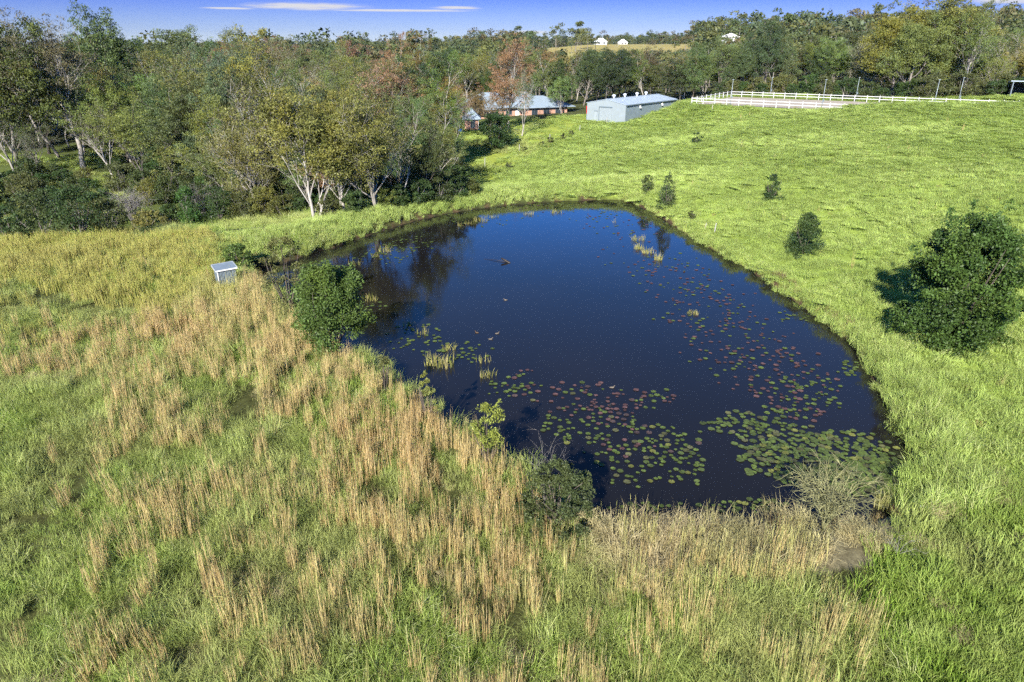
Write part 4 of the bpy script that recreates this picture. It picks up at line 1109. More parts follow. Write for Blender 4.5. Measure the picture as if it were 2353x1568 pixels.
def build_shed():
    zb = 1.3
    A = at(1348, 276, zb); he = float(top_z(A[0], A[1], 236.5)) - zb
    B = at(1438.4, 241.9, zb + he)
    ab = B[:2] - A[:2]; W = float(np.linalg.norm(ab)); ax = ab / W; ay = np.array([-ax[1], ax[0]])
    L = 20.0
    for _ in range(60):
        q = B[:2] + ay * L; X = float(to_px(np.array([q[0]]), np.array([q[1]]), np.array([zb + he]))[0][0])
        if X < 1554.4: L += 1.0
    mid = (A[:2] + B[:2]) / 2
    hr = float(top_z(mid[0], mid[1], 229.3)) - zb
    hr = max(hr, he + 0.9)
    e = empty('machinery_shed', (A[0], A[1], zb), math.atan2(ax[1], ax[0]))
    tag(e, 'long pale grey steel shed with roller door below the white fenced arena', 'shed')
    t = 0.12
    g = MB().hexa([(0, 0, -1), (W, 0, -1), (W, t, -1), (0, t, -1), (0, 0, he), (W, 0, he), (W, t, he), (0, t, he)])
    g.add([(0, 0, he), (W, 0, he), (W / 2, 0, hr), (0, t, he), (W, t, he), (W / 2, t, hr)], T=[(0, 1, 2), (5, 4, 3)], Q=[(1, 4, 5, 2), (2, 5, 3, 0)])
    g.build('gable_wall', M_SHEDWALL_X, e)
    b = MB().box(0, W, L - t, L, -1, he); b.add([(0, L - t, he), (W, L - t, he), (W / 2, L - t, hr), (0, L, he), (W, L, he), (W / 2, L, hr)], T=[(0, 1, 2), (5, 4, 3)], Q=[(1, 4, 5, 2), (2, 5, 3, 0)])
    b.build('rear_wall', M_SHEDWALL_X, e)
    MB().box(W - t, W - 0.003, t + 0.003, L - t - 0.003, -1, he).build('side_wall', M_SHEDWALL_Y, e)
    MB().box(0.003, t, t + 0.003, L - t - 0.003, -1, he).build('side_wall', M_SHEDWALL_Y, e)
    o, th = 0.18, 0.09
    npan = 6
    for s in (0, 1):
        for k in range(npan):
            y0, y1 = -0.12 + (L + 0.24) * k / npan, -0.12 + (L + 0.24) * (k + 1) / npan - 0.06
            xe, ze = (-o, he + 0.02 - o * (hr - he) / (W / 2)) if s == 0 else (W + o, he + 0.02 - o * (hr - he) / (W / 2))
            xr = W / 2 - 0.004 if s == 0 else W / 2 + 0.004
            m = MB().hexa([(xe, y0, ze), (xr, y0, hr + 0.02), (xr, y1, hr + 0.02), (xe, y1, ze), (xe, y0, ze + th), (xr, y0, hr + 0.02 + th), (xr, y1, hr + 0.02 + th), (xe, y1, ze + th)])
            m.build('roof_panel', M_ROOF_Y, e)
    MB().bar((W / 2, -0.14, hr + 0.14), (W / 2, L + 0.14, hr + 0.14), 0.4, 0.05).build('ridge_cap', M_ROOF_Y, e)
    MB().box(W + o + 0.003, W + o + 0.16, -0.12, L + 0.12, he - 0.16, he - 0.01).build('gutter_shade_line', M_GUTTER, e)  # dark gutter strip; its colour also stands for the eave's shadow line
    for f in (0.13, 0.33, 0.56, 0.74):
        v = MB(); v.tube([(W / 2, L * f, hr + 0.1), (W / 2, L * f, hr + 0.5)], [0.2, 0.2], 8); v.tube([(W / 2, L * f, hr + 0.45), (W / 2, L * f, hr + 0.62), (W / 2, L * f, hr + 0.85), (W / 2, L * f, hr + 0.98)], [0.3, 0.42, 0.40, 0.12], 10)
        v.build('roof_vent', M_ZINC, e)
    x0, x1, dh = W * 0.335, W * 0.66, he * 0.80
    d = MB().box(x0, x1, -0.05, -0.004, 0, dh).build('roller_door', M_DOOR, e)
    for k in range(14):
        z0 = 0.05 + (dh - 0.1) * k / 14
        MB().box(x0 + 0.05, x1 - 0.05, -0.085, -0.052, z0, z0 + (dh - 0.1) / 14 - 0.05).build('slat', M_DOOR, d)
    MB().box(x0 - 0.05, x1 + 0.05, -0.22, -0.006, dh + 0.01, dh + 0.2).build('door_hood', M_GUTTER, e)
    MB().box(x0 - 0.16, x0 - 0.005, -0.11, -0.004, 0, dh).build('door_frame', M_GUTTER, e)
    q = MB().box(W * 0.21, W * 0.275, -0.05, -0.004, 0, 2.05).build('side_door', M_DOOR, e)
    MB().box(W * 0.262, W * 0.27, -0.10, -0.052, 0.95, 1.1).build('handle', M_GUTTER, q)
    MB().box(W * 0.20, W * 0.285, -0.14, -0.006, 2.06, 2.18).build('door_hood', M_GUTTER, e)
    for f in (0.25, 0.68):
        m = MB().box(W + 0.005, W + 0.35, L * f - 0.09, L * f + 0.09, he - 0.62, he - 0.42); m.hexa([(W + 0.15, L * f - 0.18, he - 0.95), (W + 0.45, L * f - 0.18, he - 0.95), (W + 0.45, L * f + 0.18, he - 0.95), (W + 0.15, L * f + 0.18, he - 0.95), (W + 0.2, L * f - 0.1, he - 0.6), (W + 0.38, L * f - 0.1, he - 0.6), (W + 0.38, L * f + 0.1, he - 0.6), (W + 0.2, L * f + 0.1, he - 0.6)])
        m.build('floodlight', M_TRIMW, e)
    keep_out_rect(A[:2], ax, ay, W, L)
    # red hopper standing against the far corner
    p = A[:2] - ax * 0.15 + ay * 2.6 - ax * 0.5
    h = empty('feed_hopper', (p[0], p[1], hz(p[0], p[1])), math.atan2(ax[1], ax[0]))
    tag(h, 'red topped grey feed hopper beside the steel shed corner', 'hopper')
    MB().hexa([(-0.75, -0.75, 1.2), (0.75, -0.75, 1.2), (0.75, 0.75, 1.2), (-0.75, 0.75, 1.2), (-0.85, -0.85, 2.9), (0.85, -0.85, 2.9), (0.85, 0.85, 2.9), (-0.85, 0.85, 2.9)]).build('bin', M_RED, h)
    MB().hexa([(-0.45, -0.45, 0.3), (0.45, -0.45, 0.3), (0.45, 0.45, 0.3), (-0.45, 0.45, 0.3), (-0.745, -0.745, 1.195), (0.745, -0.745, 1.195), (0.745, 0.745, 1.195), (-0.745, 0.745, 1.195)]).build('chute', M_SHEDWALL_X, h)
    for sx in (-0.7, 0.7):
        for sy in (-0.7, 0.7): MB().box(sx - 0.06, sx + 0.06, sy - 0.06, sy + 0.06, -0.2, 1.19).build('leg', M_GUTTER, h)
build_shed()

def hip_roof(w, d, z0, zr, o=0.6, th=0.12):
    """hip roof over [0,w]x[0,d]: four slabs' outer skin with thickness"""
    r = min(w, d) / 2 + o
    if w >= d: ridge = [(-o + r, d / 2, zr), (w + o - r, d / 2, zr)]
    else: ridge = [(w / 2, -o + r, zr), (w / 2, d + o - r, zr)]
    V = [(-o, -o, z0), (w + o, -o, z0), (w + o, d + o, z0), (-o, d + o, z0)] + ridge
    V2 = [(x, y, z - th) for x, y, z in V[:4]]
    m = MB()
    if w >= d: m.add(V + V2, T=[(1, 2, 5), (3, 0, 4)], Q=[(0, 1, 5, 4), (2, 3, 4, 5), (6, 7, 1, 0), (7, 8, 2, 1), (8, 9, 3, 2), (9, 6, 0, 3), (9, 8, 7, 6)])
    else: m.add(V + V2, T=[(0, 1, 4), (2, 3, 5)], Q=[(1, 2, 5, 4), (3, 0, 4, 5), (6, 7, 1, 0), (7, 8, 2, 1), (8, 9, 3, 2), (9, 6, 0, 3), (9, 8, 7, 6)])
    return m

def window(e, x0, x1, z0, z1, y=-0.06):
    f = MB().box(x0 - 0.06, x1 + 0.06, y, -0.004, z0 - 0.06, z1 + 0.06).build('window', M_GUTTER, e)
    xm = (x0 + x1) / 2
    MB().box(x0, xm - 0.02, y - 0.01, y - 0.003, z0, z1).build('pane', M_GLASS, f)
    MB().box(xm + 0.02, x1, y - 0.01, y - 0.003, z0, z1).build('pane', M_GLASS, f)
    MB().box(x0 - 0.1, x1 + 0.1, y - 0.08, y - 0.002, z0 - 0.16, z0 - 0.07).build('sill', M_BRICK, f)

def build_house():
    # brick garage by the wood
    p = ground_at(1069, 302); yaw = R(4)
    g = empty('brick_garage', (p[0], p[1], p[2] - 0.1), yaw)
    tag(g, 'small orange brick garage with pale hip roof left of the dark bush', 'garage')
    w, d, h = 5.6, 6.4, 2.7
    w = float(np.linalg.norm(at(1094, 302, p[2])[:2] - at(1068, 302, p[2])[:2])) + 0.5; w = max(w, 3.0)
    MB().box(0, w, 0, d, -0.6, h).build('wall', M_BRICK, g)
    hip_roof(w, d, h + 0.06, h + 2.3).build('roof', M_ROOF_X, g)
    window(g, w * 0.42, w * 0.42 + 0.95, 0.9, 2.25)
    MB().box(w - 0.08, w + 0.06, -0.15, -0.02, -0.4, h).build('downpipe', M_TRIMW, g)
    # farmhouse
    p = at_dist(1086, 272, 186); yaw = R(24); z = hz(p[0], p[1]) + 0.1
    e = empty('farmhouse', (p[0], p[1], z), yaw)
    tag(e, 'orange brick farmhouse with wide pale blue hip roofs among the trees', 'house')
    MB().box(0, 22, 0, 9.5, -1.5, 2.7).build('wall', M_BRICK, e)
    hip_roof(22, 9.5, 2.76, 6.2, 1.3).build('roof', M_ROOF_X, e)
    m = MB().box(14, 26, -3.2, -0.02, -1.5, 2.6).box(22.02, 28, 0.4, 8, -1.5, 2.6)
    m.build('wing_wall', M_BRICK, e)
    hip_roof(14, 11, 2.70, 5.2, 1.1).build('wing_roof', M_ROOF_X, e, loc=(13, -3.0, -0.02))
    hip_roof(8, 6, 2.5, 4.3, 0.7).build('porch_roof', M_ROOF_X, e, loc=(-3, -2.0, 0))
    for i in range(3): MB().box(-2.9 + 3.4 * i, -2.7 + 3.4 * i, -1.95, -1.75, -1.5, 2.35).build('porch_post', M_TRIMW, e)
    for x0 in (5.5, 9.5): window(e, x0, x0 + 1.6, 0.8, 2.1)
    sub = empty('x', (0, 0, 0)); bpy.data.objects.remove(sub)
    for x0 in (15.5, 19.0, 22.5):
        f = MB().box(x0 - 0.06, x0 + 1.66, -3.27, -3.205, 0.74, 2.16).build('window', M_GUTTER, e)
        MB().box(x0, x0 + 0.78, -3.285, -3.273, 0.8, 2.1).build('pane', M_GLASS, f); MB().box(x0 + 0.82, x0 + 1.6, -3.285, -3.273, 0.8, 2.1).build('pane', M_GLASS, f)
    MB().box(12.2, 13.3, -0.07, -0.004, -0.1, 2.05).build('door', M_TRIMW, e)
    # blue tub beside the garage
    q = ground_at(1058, 303)
    b = MB(); b.tube([(0, 0, 0), (0, 0, 0.25), (0, 0, 0.6), (0, 0, 0.62), (0, 0, 0.5)], [0.42, 0.46, 0.5, 0.46, 0.44], 12)
    tag(b.build('plastic_tub', M_BLUE, None, loc=(q[0], q[1], q[2] - 0.02)), 'round blue plastic tub on the lawn beside the brick garage', 'tub')
    for X, Y, dist, w, d, h, name, label in (
        (1370, 106, 740, 11, 7, 2.8, 'white_house', 'white steep roofed house across the tan paddock'),
        (1424, 107, 750, 8, 6, 2.2, 'white_house', 'low white house right of the steep roofed one across the paddock'),
        (1668, 97, 360, 7, 6, 3.0, 'white_house', 'white gabled cottage among trees on the hill above the shed'),
        (1795, 92, 400, 12, 7, 2.8, 'hill_house', 'tan roofed house half hidden on the wooded hill'),
        (1880, 80, 430, 11, 7, 3.0, 'hill_house', 'pale house near the crest of the wooded hill'),
        (2250, 66, 420, 14, 8, 3.4, 'hill_house', 'pale house showing between the arena trees and bare white gum')):
        p = at_dist(X, Y, dist); z = min(p[2], hz(p[0], p[1]) + 6) if dist > 500 else p[2]
        z = hz(p[0], p[1]) if dist > 500 else max(hz(p[0], p[1]), p[2] - 1.0)
        e = empty(name, (p[0], p[1], z), R(12)); tag(e, label, 'house')
        wm = M_TRIMW if 'white' in name else plain('render_wall', (0.55, 0.52, 0.46), 0.8)
        rm = M_TRIMW if 'white' in name else plain('tan_roof', (0.50, 0.42, 0.32), 0.7)
        MB().box(0, w, 0, d, -6, h).build('wall', wm, e)
        hip_roof(w, d, h + 0.05, h + d * (0.5 if 'steep' in label else 0.3), 0.5).build('roof', rm, e)
        for i in range(2): window(e, w * (0.2 + 0.45 * i), w * (0.2 + 0.45 * i) + 1.8, 1.0, 2.3)
build_house()

M_HUTEDGE = plain('hut_edge', (0.30, 0.33, 0.36), 0.6, var=0.1)
def build_hut():
    # pump hut on the near left shore: mono-pitch roof tipping towards the camera
    zb = hz(*at(525, 652, 1.0)[:2]) - 0.05
    A = at(500, 660, zb)[:2]; B = at(553, 653, zb)[:2]
    f0 = ground_at(497.0 + 8, 661); f1 = ground_at(551.0, 655)
    A, B = f0[:2], f1[:2]
    ab = B - A; yaw = R(38); W = 1.3
    ax = np.array([math.cos(yaw), math.sin(yaw)]); ay = np.array([-ax[1], ax[0]])
    z = hz(A[0], A[1]) - 0.05
    hf = 1.28; D = 0.80; hb = 1.46
    e = empty('pump_hut', (A[0], A[1], z), yaw)
    tag(e, 'small corrugated grey pump hut with white edged skillion roof by the pond', 'hut')
    m = ribbed('hut_corrugated', (0.12, 0.15, 0.17), 30, 'x', 0.6, 0.12); m2 = ribbed('hut_corrugated_side', (0.12, 0.15, 0.17), 30, 'y', 0.6, 0.12)
    # each corrugated sheet rib is a real fold
    n = 14; xs = np.linspace(0, W, n * 2 + 1); V = []; 
    for i, x in enumerate(xs):
        y = -0.035 if i % 2 else 0.0
        V += [(x, y, 0), (x, y, hf)]
    Q = [(2 * i, 2 * i + 2, 2 * i + 3, 2 * i + 1) for i in range(len(xs) - 1)]
    me = MB().add(V, Q=Q); me.build('front_wall', m, e)
    MB().hexa([(W - 0.05, 0.02, 0), (W, 0.02, 0), (W, D, 0), (W - 0.05, D, 0), (W - 0.05, 0.02, hf), (W, 0.02, hf), (W, D, hb), (W - 0.05, D, hb)]).build('side_wall', m2, e)
    MB().hexa([(0, 0.02, 0), (0.05, 0.02, 0), (0.05, D, 0), (0, D, 0), (0, 0.02, hf), (0.05, 0.02, hf), (0.05, D, hb), (0, D, hb)]).build('side_wall', m2, e)
    MB().box(0.055, W - 0.055, D - 0.05, D, 0, hb - 0.02).build('rear_wall', m, e)
    s = (hb - hf) / D; o = 0.08
    zf, zr = hf - s * o + 0.02, hb + s * o + 0.02
    MB().hexa([(-o, -o, zf), (W + o, -o, zf), (W + o, D + o, zr), (-o, D + o, zr), (-o, -o, zf + 0.03), (W + o, -o, zf + 0.03), (W + o, D + o, zr + 0.03), (-o, D + o, zr + 0.03)]).build('roof_sheet', plain('hut_roof', (0.15, 0.19, 0.235), 0.6, var=0.12, scale=3), e)
    MB().box(-o - 0.02, W + o + 0.02, -o - 0.04, -o - 0.003, zf - 0.045, zf + 0.045).build('fascia', M_TRIMW, e)
    MB().box(-o - 0.02, W + o + 0.02, D + o + 0.003, D + o + 0.04, zr - 0.05, zr + 0.06).build('fascia', M_HUTEDGE, e)
    for x0 in (-o - 0.045, W + o + 0.003):
        MB().hexa([(x0, -o, zf - 0.05), (x0 + 0.042, -o, zf - 0.05), (x0 + 0.042, D + o, zr - 0.05), (x0, D + o, zr - 0.05), (x0, -o, zf + 0.06), (x0 + 0.042, -o, zf + 0.06), (x0 + 0.042, D + o, zr + 0.06), (x0, D + o, zr + 0.06)]).build('barge_board', M_HUTEDGE, e)
    MB().box(-0.03, 0.04, -0.06, -0.038, 0, hf).build('corner_trim', M_TRIMW, e)
    keep_out_rect(A + ax * 0.1 - ay * 0.5, ax, ay, W - 0.2, D + 0.3, -0.5)
build_hut()

# ------------------------------------------------------------------ riding arena
def build_arena():
    def P(u, v, z=0.0): q = _a0 + _au * u + _av * v; return (float(q[0]), float(q[1]), 6.0 + z)
    m = plain('arena_sand', (0.36, 0.315, 0.255), 0.95, var=0.12, scale=0.5, bump=0.2)
    V = [P(u, v, 0.05) for v in np.linspace(0.3, ARENA_W - 0.3, 10) for u in np.linspace(0.3, ARENA_L - 0.3, 30)]
    Q = [(j * 30 + i, j * 30 + i + 1, (j + 1) * 30 + i + 1, (j + 1) * 30 + i) for j in range(9) for i in range(29)]
    tag(link('arena_surface', mk_mesh('arena_surface', V, None, Q, [m])), kind='structure')
    post = MB().box(-0.06, 0.06, -0.06, 0.06, -0.3, 1.32).add([(-0.09, -0.09, 1.321), (0.09, -0.09, 1.321), (0.09, 0.09, 1.321), (-0.09, 0.09, 1.321), (0, 0, 1.39)], T=[(0, 1, 4), (1, 2, 4), (2, 3, 4), (3, 0, 4)], Q=[(3, 2, 1, 0)])
    pm = mk_mesh('post', np.vstack(post.v), np.vstack(post.t), np.vstack(post.q), [M_FENCE])
    def fence(a, b, n, label):
        a, b = np.array(a), np.array(b)
        d = b - a; L = np.linalg.norm(d); yaw = math.atan2(d[1], d[0]); seg = L / n
        e = empty('rail_fence', tuple(a), yaw); tag(e, label, 'fence', 'white rail fences of the arena')
        rm = mk_mesh('rail', *[np.vstack(x) for x in (lambda m: (m.v, ))(MB().box(0.08, seg - 0.08, -0.02, 0.02, -0.058, 0.058))], None, MB().box(0, 1, 0, 1, 0, 1).q[0], [M_FENCE])
        for i in range(n + 1):
            link('post', pm, e, (i * seg, 0, 0))
            if i < n:
                for zz in (0.62, 1.14): link('rail', rm, e, (i * seg, 0, zz))
    fence(P(0, 0), P(ARENA_L, 0), 30, 'white rail fence along the near side of the riding arena')
    fence(P(0, ARENA_W), P(ARENA_L, ARENA_W), 30, 'white rail fence along the far side of the riding arena')
    fence(P(0, 0.16), P(0, ARENA_W - 0.16), 9, 'white rail fence closing the end of the arena near the shed')
    words = ['first', 'second', 'third']
    for row, (v, xs, side) in enumerate(((-0.5, (1678, 1886, 2141), 'near'), (ARENA_W + 0.5, (1768, 1966, 2201), 'far'))):
        for k, X in enumerate(xs):
            best = min(np.linspace(0, ARENA_L, 400), key=lambda u: abs(float(to_px(np.array([P(u, v)[0]]), np.array([P(u, v)[1]]), np.array([6.0]))[0][0]) - X))
            q = P(best, v); h = float(top_z(q[0], q[1], 184 if row == 0 else 179)) - 6.0
            e = empty('light_pole', q); tag(e, 'grey light pole on the %s side of the arena, %s from the shed end' % (side, words[k]), 'pole', 'light poles round the arena')
            MB().tube([(0, 0, -0.3), (0, 0, h * 0.5), (0, 0, h)], [0.06, 0.05, 0.04], 8).build('mast', M_POLE, e, smooth_sh=True)
            MB().box(-0.16, 0.16, -0.12, 0.12, h + 0.003, h + 0.10).build('lamp_head', M_POLE, e)
            MB().box(0.072, 0.24, -0.09, 0.09, 1.5, 1.9).build('switch_box', M_GUTTER, e)
    p = at_dist(2318, 222, 172); z = hz(p[0], p[1])
    e = empty('horse_shelter', (p[0], p[1], z), R(-28)); tag(e, 'dark open fronted shelter with pale flat roof on the hill crest', 'shelter')
    MB().hexa([(-0.3, -0.3, 2.75), (9.3, -0.3, 2.75), (9.3, 4.3, 2.35), (-0.3, 4.3, 2.35), (-0.3, -0.3, 2.9), (9.3, -0.3, 2.9), (9.3, 4.3, 2.5), (-0.3, 4.3, 2.5)]).build('roof', M_ROOF_Y, e)
    MB().box(0, 9, 3.9, 4.0, -0.5, 2.34).build('rear_wall', M_DARK, e); MB().box(0, 0.1, 0, 3.89, -0.5, 2.33).build('side_wall', M_DARK, e); MB().box(8.9, 9, 0, 3.89, -0.5, 2.33).build('side_wall', M_DARK, e)  # shade inside the open shelter is painted into the wall colour
    for i in range(4): MB().box(3 * i * 0.97 + 0.11, 3 * i * 0.97 + 0.26, -0.1, 0.05, -0.5, 2.74).build('post', M_GUTTER, e)
build_arena()

# ------------------------------------------------------------------ posts and odd bits
def post(X, Y, h, label, w=0.12, lean=0.05, name='fence_post', group=None):
    p = ground_at(X, Y)
    m = MB().tube([(0, 0, -0.3), (lean * 0.3, 0, h * 0.5), (lean, lean * 0.4, h), (lean, lean * 0.4, h + 0.02)], [w / 2 * 1.1, w / 2, w / 2 * 0.9, w / 2 * 0.5], 7)
    tag(m.build(name, M_POSTW, None, loc=(p[0], p[1], p[2])), label, 'post', group)
for X, Y, h, lb in ((1394, 283, 1.3, 'pale fence post in front of the shed roller door'), (1332, 302, 1.2, 'pale fence post on the slope between the shed and the russet gum'),
                    (1263, 323, 1.2, 'pale fence post halfway down the hill fence line'), (1193, 348, 1.2, 'pale fence post below the dark garden bush'), (1114, 384, 1.5, 'pale fence post at the shaded foot of the hill'),
                    (1636, 254, 1.0, 'short grey fence post just below the arena corner'), (488, 516, 1.1, 'grey fence post at the meadow edge before the wood')):
    post(X, Y, h, lb, group='old fence posts')
post(1641, 540, 1.1, 'bleached wooden stake standing on the sloping far shore', 0.10, 0.08, 'wooden_stake')
post(1619, 530, 0.7, 'short bleached stake left of the taller one on the far shore', 0.08, 0.12, 'wooden_stake')
def plank():
    p = ground_at(2127, 1176)
    m = MB().box(-0.24, 0.24, -0.05, 0.05, 0, 0.03)
    tag(m.build('plank', M_TRIMW, None, loc=(p[0], p[1], p[2] + 0.2), rot=(0.1, 0.06, -0.25)), 'white board lying in the grass near the pond corner', 'board')
plank()
M_LOG = plain('wet_log', (0.028, 0.022, 0.018), 0.5, var=0.4, scale=6)
def floating_log():
    a, b = at(1152, 594, 0.30), at(1170, 604, 0.0); c = at(1112, 595, 0.02)
    e = empty('floating_log', (b[0], b[1], 0)); tag(e, 'dark forked log floating in the middle of the pond', 'log')
    o = np.array([b[0], b[1], 0])
    MB().tube([a - o, (a - o) * 0.5 + np.array([0, 0, 0.02]), b - o + np.array([0, 0, 0.0]), (b - o) * 1 + np.array([0.15, -0.1, -0.12])], [0.07, 0.09, 0.10, 0.09], 8).build('stump', M_LOG, e, smooth_sh=True)
    MB().tube([np.array([-0.1, 0.05, 0.04]), (c - o) * 0.5 + np.array([0, 0, 0.06]), c - o], [0.035, 0.022, 0.008], 6).build('branch', M_LOG, e, smooth_sh=True)
floating_log()

# ------------------------------------------------------------------ shrubs
def shrub_meshes(seed, H, W, shape='round', n=9000, size=(0.09, 0.17), wr=0.5, lumps=60, base=0.0, stems=7, bark=None, droop=0.1, shell=0.55, lump_r=(0.10, 0.20)):
    r = np.random.default_rng(seed)
    P, K = [], []
    for i in range(lumps):
        h = base + (1 - base) * r.uniform(0, 1) ** (0.85 if shape == 'round' else 1.15)
        if shape == 'round': prof = math.sqrt(max(0.02, 1 - ((h - 0.42) / 0.60) ** 2))
        elif shape == 'egg': prof = min(1.0, (h + 0.25) / 0.5) ** 0.5 * max(0.05, 1 - max(0, h - 0.3) / 0.72) ** 0.42
        elif shape == 'cone': prof = (1 - h) ** 0.75 * (0.75 + 0.25 * min(1, h / 0.12)) + 0.05
        else: prof = 0.75 * (1 - h ** 4) + 0.1
        prof *= r.uniform(0.86, 1.1)
        a = r.uniform(0, 6.28); d = W / 2 * prof * (shell + (1 - shell) * r.uniform(0, 1)) * (1 if r.uniform() < 0.8 else 0.5)
        lr = min(H, W) * r.uniform(*lump_r) * (0.55 + 0.6 * prof)
        c = np.array([d * math.cos(a) * (1 - lr / W), d * math.sin(a) * (1 - lr / W), min(h * H, H - lr * 0.5)])
        m = int(n / lumps * r.uniform(0.6, 1.4)); v = r.normal(0, 1, (m, 3)); v /= np.linalg.norm(v, axis=1)[:, None]
        v *= (r.uniform(0, 1, m) ** 0.4)[:, None] * lr; v[:, 2] *= 0.7
        q = c + v; q[:, 2] = np.maximum(q[:, 2], 0.03)
        P.append(q); K.append(np.clip(np.full(m, r.uniform(0.2, 0.75)) + r.normal(0, 0.2, m), 0, 1))
    for i in range(lumps // 5):      # sprays that break the outline
        j = int(r.integers(0, len(P))); c = P[j].mean(0); d = norm(c - np.array([0, 0, H * 0.4]) + r.normal(0, 0.2, 3)); m = max(8, int(n / lumps * 0.35)); L = min(H, W) * r.uniform(0.05, 0.12)
        t = r.uniform(0.2, 1, m)[:, None]; P.append(np.maximum(c + d * L * (0.6 + t) + r.normal(0, 0.035 * min(H, W), (m, 3)) * (1.2 - t), [-99, -99, 0.03])); K.append(np.clip(r.normal(0.6, 0.2, m), 0, 1))
    crown = leaf_cloud('foliage', np.vstack(P), np.concatenate(K), M_LEAF, r, size, wr, droop)
    Vs, Qs, Ts, off = [], [], [], 0
    for i in range(stems):
        a = r.uniform(0, 6.28); t = np.linspace(0, 1, 5)[:, None]
        end = np.array([math.cos(a) * W * 0.3, math.sin(a) * W * 0.3, H * r.uniform(0.5, 0.85)])
        if i == 0: end = np.array([0, 0, H * 0.93])
        pts = t * end + np.sin(t * 3) * r.normal(0, 0.05 * W, 3) * t; pts[0, 2] = -0.15
        V, Q, T = tube_geo(pts, np.linspace(0.02 + 0.012 * H, 0.008, 5), 5)
        Vs.append(V); Qs.append(Q + off); Ts.append(T + off); off += len(V)
    wood = mk_mesh('stems', np.vstack(Vs), np.vstack(Ts), np.vstack(Qs), [bark or M_BARK_DARK], smooth_sh=True)
    return crown, wood

def place_shrub(X, Yb, Yt, Wpx, colour, name, label, seed, cat='shrub', group=None, pos=None, **kw):
    p = ground_at(X, Yb) if pos is None else pos
    dep = p[1] * math.cos(PITCH) - (p[2] - CAM_H) * math.sin(PITCH)
    H = float(top_z(p[0], p[1], Yt)) - p[2]; W = Wpx / FPX * dep
    c, w = shrub_meshes(seed, H, W, **kw)
    e = empty(name, (p[0], p[1], p[2] - 0.03), 0)
    link('stems', w, e); f = link('foliage', c, e); f.color = (*colour, 1)
    tag(e, label, cat, group)
    KEEP_OUT.append((p[0], p[1], W * 0.25))
    return e

def bare_shrub(X, Yb, Yt, Wpx, mat, name, label, seed, n=26, sub=7, thick=0.018, arch=0.5):
    """arching leafless canes and twigs"""
    p = ground_at(X, Yb); r = np.random.default_rng(seed)
    dep = p[1] * math.cos(PITCH) - (p[2] - CAM_H) * math.sin(PITCH)
    H = float(top_z(p[0], p[1], Yt)) - p[2]; W = Wpx / FPX * dep
    e = empty(name, tuple(p), 0); tag(e, label, 'shrub')
    canes, twigs = MB(), MB()
    for i in range(n):
        a = r.uniform(0, 6.28); rad = W / 2 * r.uniform(0.3, 1.0); hh = H * r.uniform(0.55, 1.0)
        t = np.linspace(0, 1, 9)
        pts = np.stack([rad * t ** 1.3 * math.cos(a), rad * t ** 1.3 * math.sin(a), hh * np.sin(t * (math.pi / 2 + arch * r.uniform(0, 1.0)))], -1)
        pts[:, :2] += r.normal(0, 0.03 * W, (9, 2)) * t[:, None]; pts[0, 2] = -0.1
        canes.tube(pts, np.linspace(thick, thick * 0.25, 9), 5)
        for k in range(sub):
            j = int(r.integers(3, 9)); b = pts[j]; d = norm(norm(pts[j] - pts[j - 1]) + r.normal(0, 0.6, 3)); L = H * r.uniform(0.12, 0.32)
            twigs.tube([b, b + d * L * 0.5 + r.normal(0, 0.03, 3), b + d * L + r.normal(0, 0.06, 3)], [thick * 0.45, thick * 0.3, thick * 0.1], 3)
    canes.build('canes', mat, e, True); twigs.build('twigs', mat, e, True)
    KEEP_OUT.append((p[0], p[1], W * 0.2))
    return e

GREEN_A, GREEN_B, GREEN_Y, GREEN_D = (0.085, 0.135, 0.032), (0.062, 0.112, 0.026), (0.20, 0.24, 0.05), (0.048, 0.082, 0.026)
place_shrub(2186, 780, 500, 290, GREEN_B, 'large_bush', 'large round dark green bush on the slope above the near shore', 301, cat='bush', n=56000, lumps=210, size=(0.10, 0.22), lump_r=(0.06, 0.13), shape='egg')
place_shrub(1846, 584, 488, 108, GREEN_D, 'conical_shrub', 'dense conical dark shrub on the slope, largest of the small ones', 302, shape='cone', n=9000, lumps=70)
place_shrub(1771, 462, 400, 54, GREEN_D, 'conical_shrub', 'ragged dark shrub upslope of the dense conical one', 303, shape='cone', n=3200, lumps=36)
place_shrub(1532, 480, 400, 58, (0.075, 0.11, 0.04), 'conical_shrub', 'tall ragged shrub on the far shore', 304, shape='cone', n=3600, lumps=40)
place_shrub(1487, 446, 402, 44, (0.070, 0.10, 0.035), 'conical_shrub', 'small round shrub left of the tall ragged one on the far shore', 305, shape='column', n=2400, lumps=26)
place_shrub(1599, 332, 304, 28, GREEN_D, 'conical_shrub', 'lone little dark shrub high on the hillside', 306, n=1500, lumps=18)
place_shrub(1588, 508, 484, 22, (0.08, 0.10, 0.04), 'conical_shrub', 'tiny shrub beside the stakes on the far shore', 307, n=700, lumps=12)
place_shrub(768, 812, 606, 180, GREEN_A, 'shore_tree', 'leafy bright green tree leaning over the left shore of the pond', 308, cat='tree', n=26000, lumps=130, size=(0.10, 0.2), wr=0.42, lump_r=(0.08, 0.15), base=0.2)
place_shrub(668, 724, 546, 124, (0.12, 0.13, 0.045), 'shore_shrub', 'thin olive shrub with see-through twigs left of the leafy shore tree', 309, n=5200, lumps=70, size=(0.08, 0.16), lump_r=(0.07, 0.12), stems=9)
place_shrub(550, 618, 562, 76, GREEN_A, 'shore_shrub', 'green shrub just behind the pump hut', 310, n=6000, lumps=50)
place_shrub(1278, 1208, 1078, 196, (0.070, 0.092, 0.034), 'shore_bush', 'dark grey green bush on the near bank overhanging the pads', 311, cat='bush', n=17000, lumps=120, size=(0.05, 0.11), lump_r=(0.06, 0.12), stems=16)
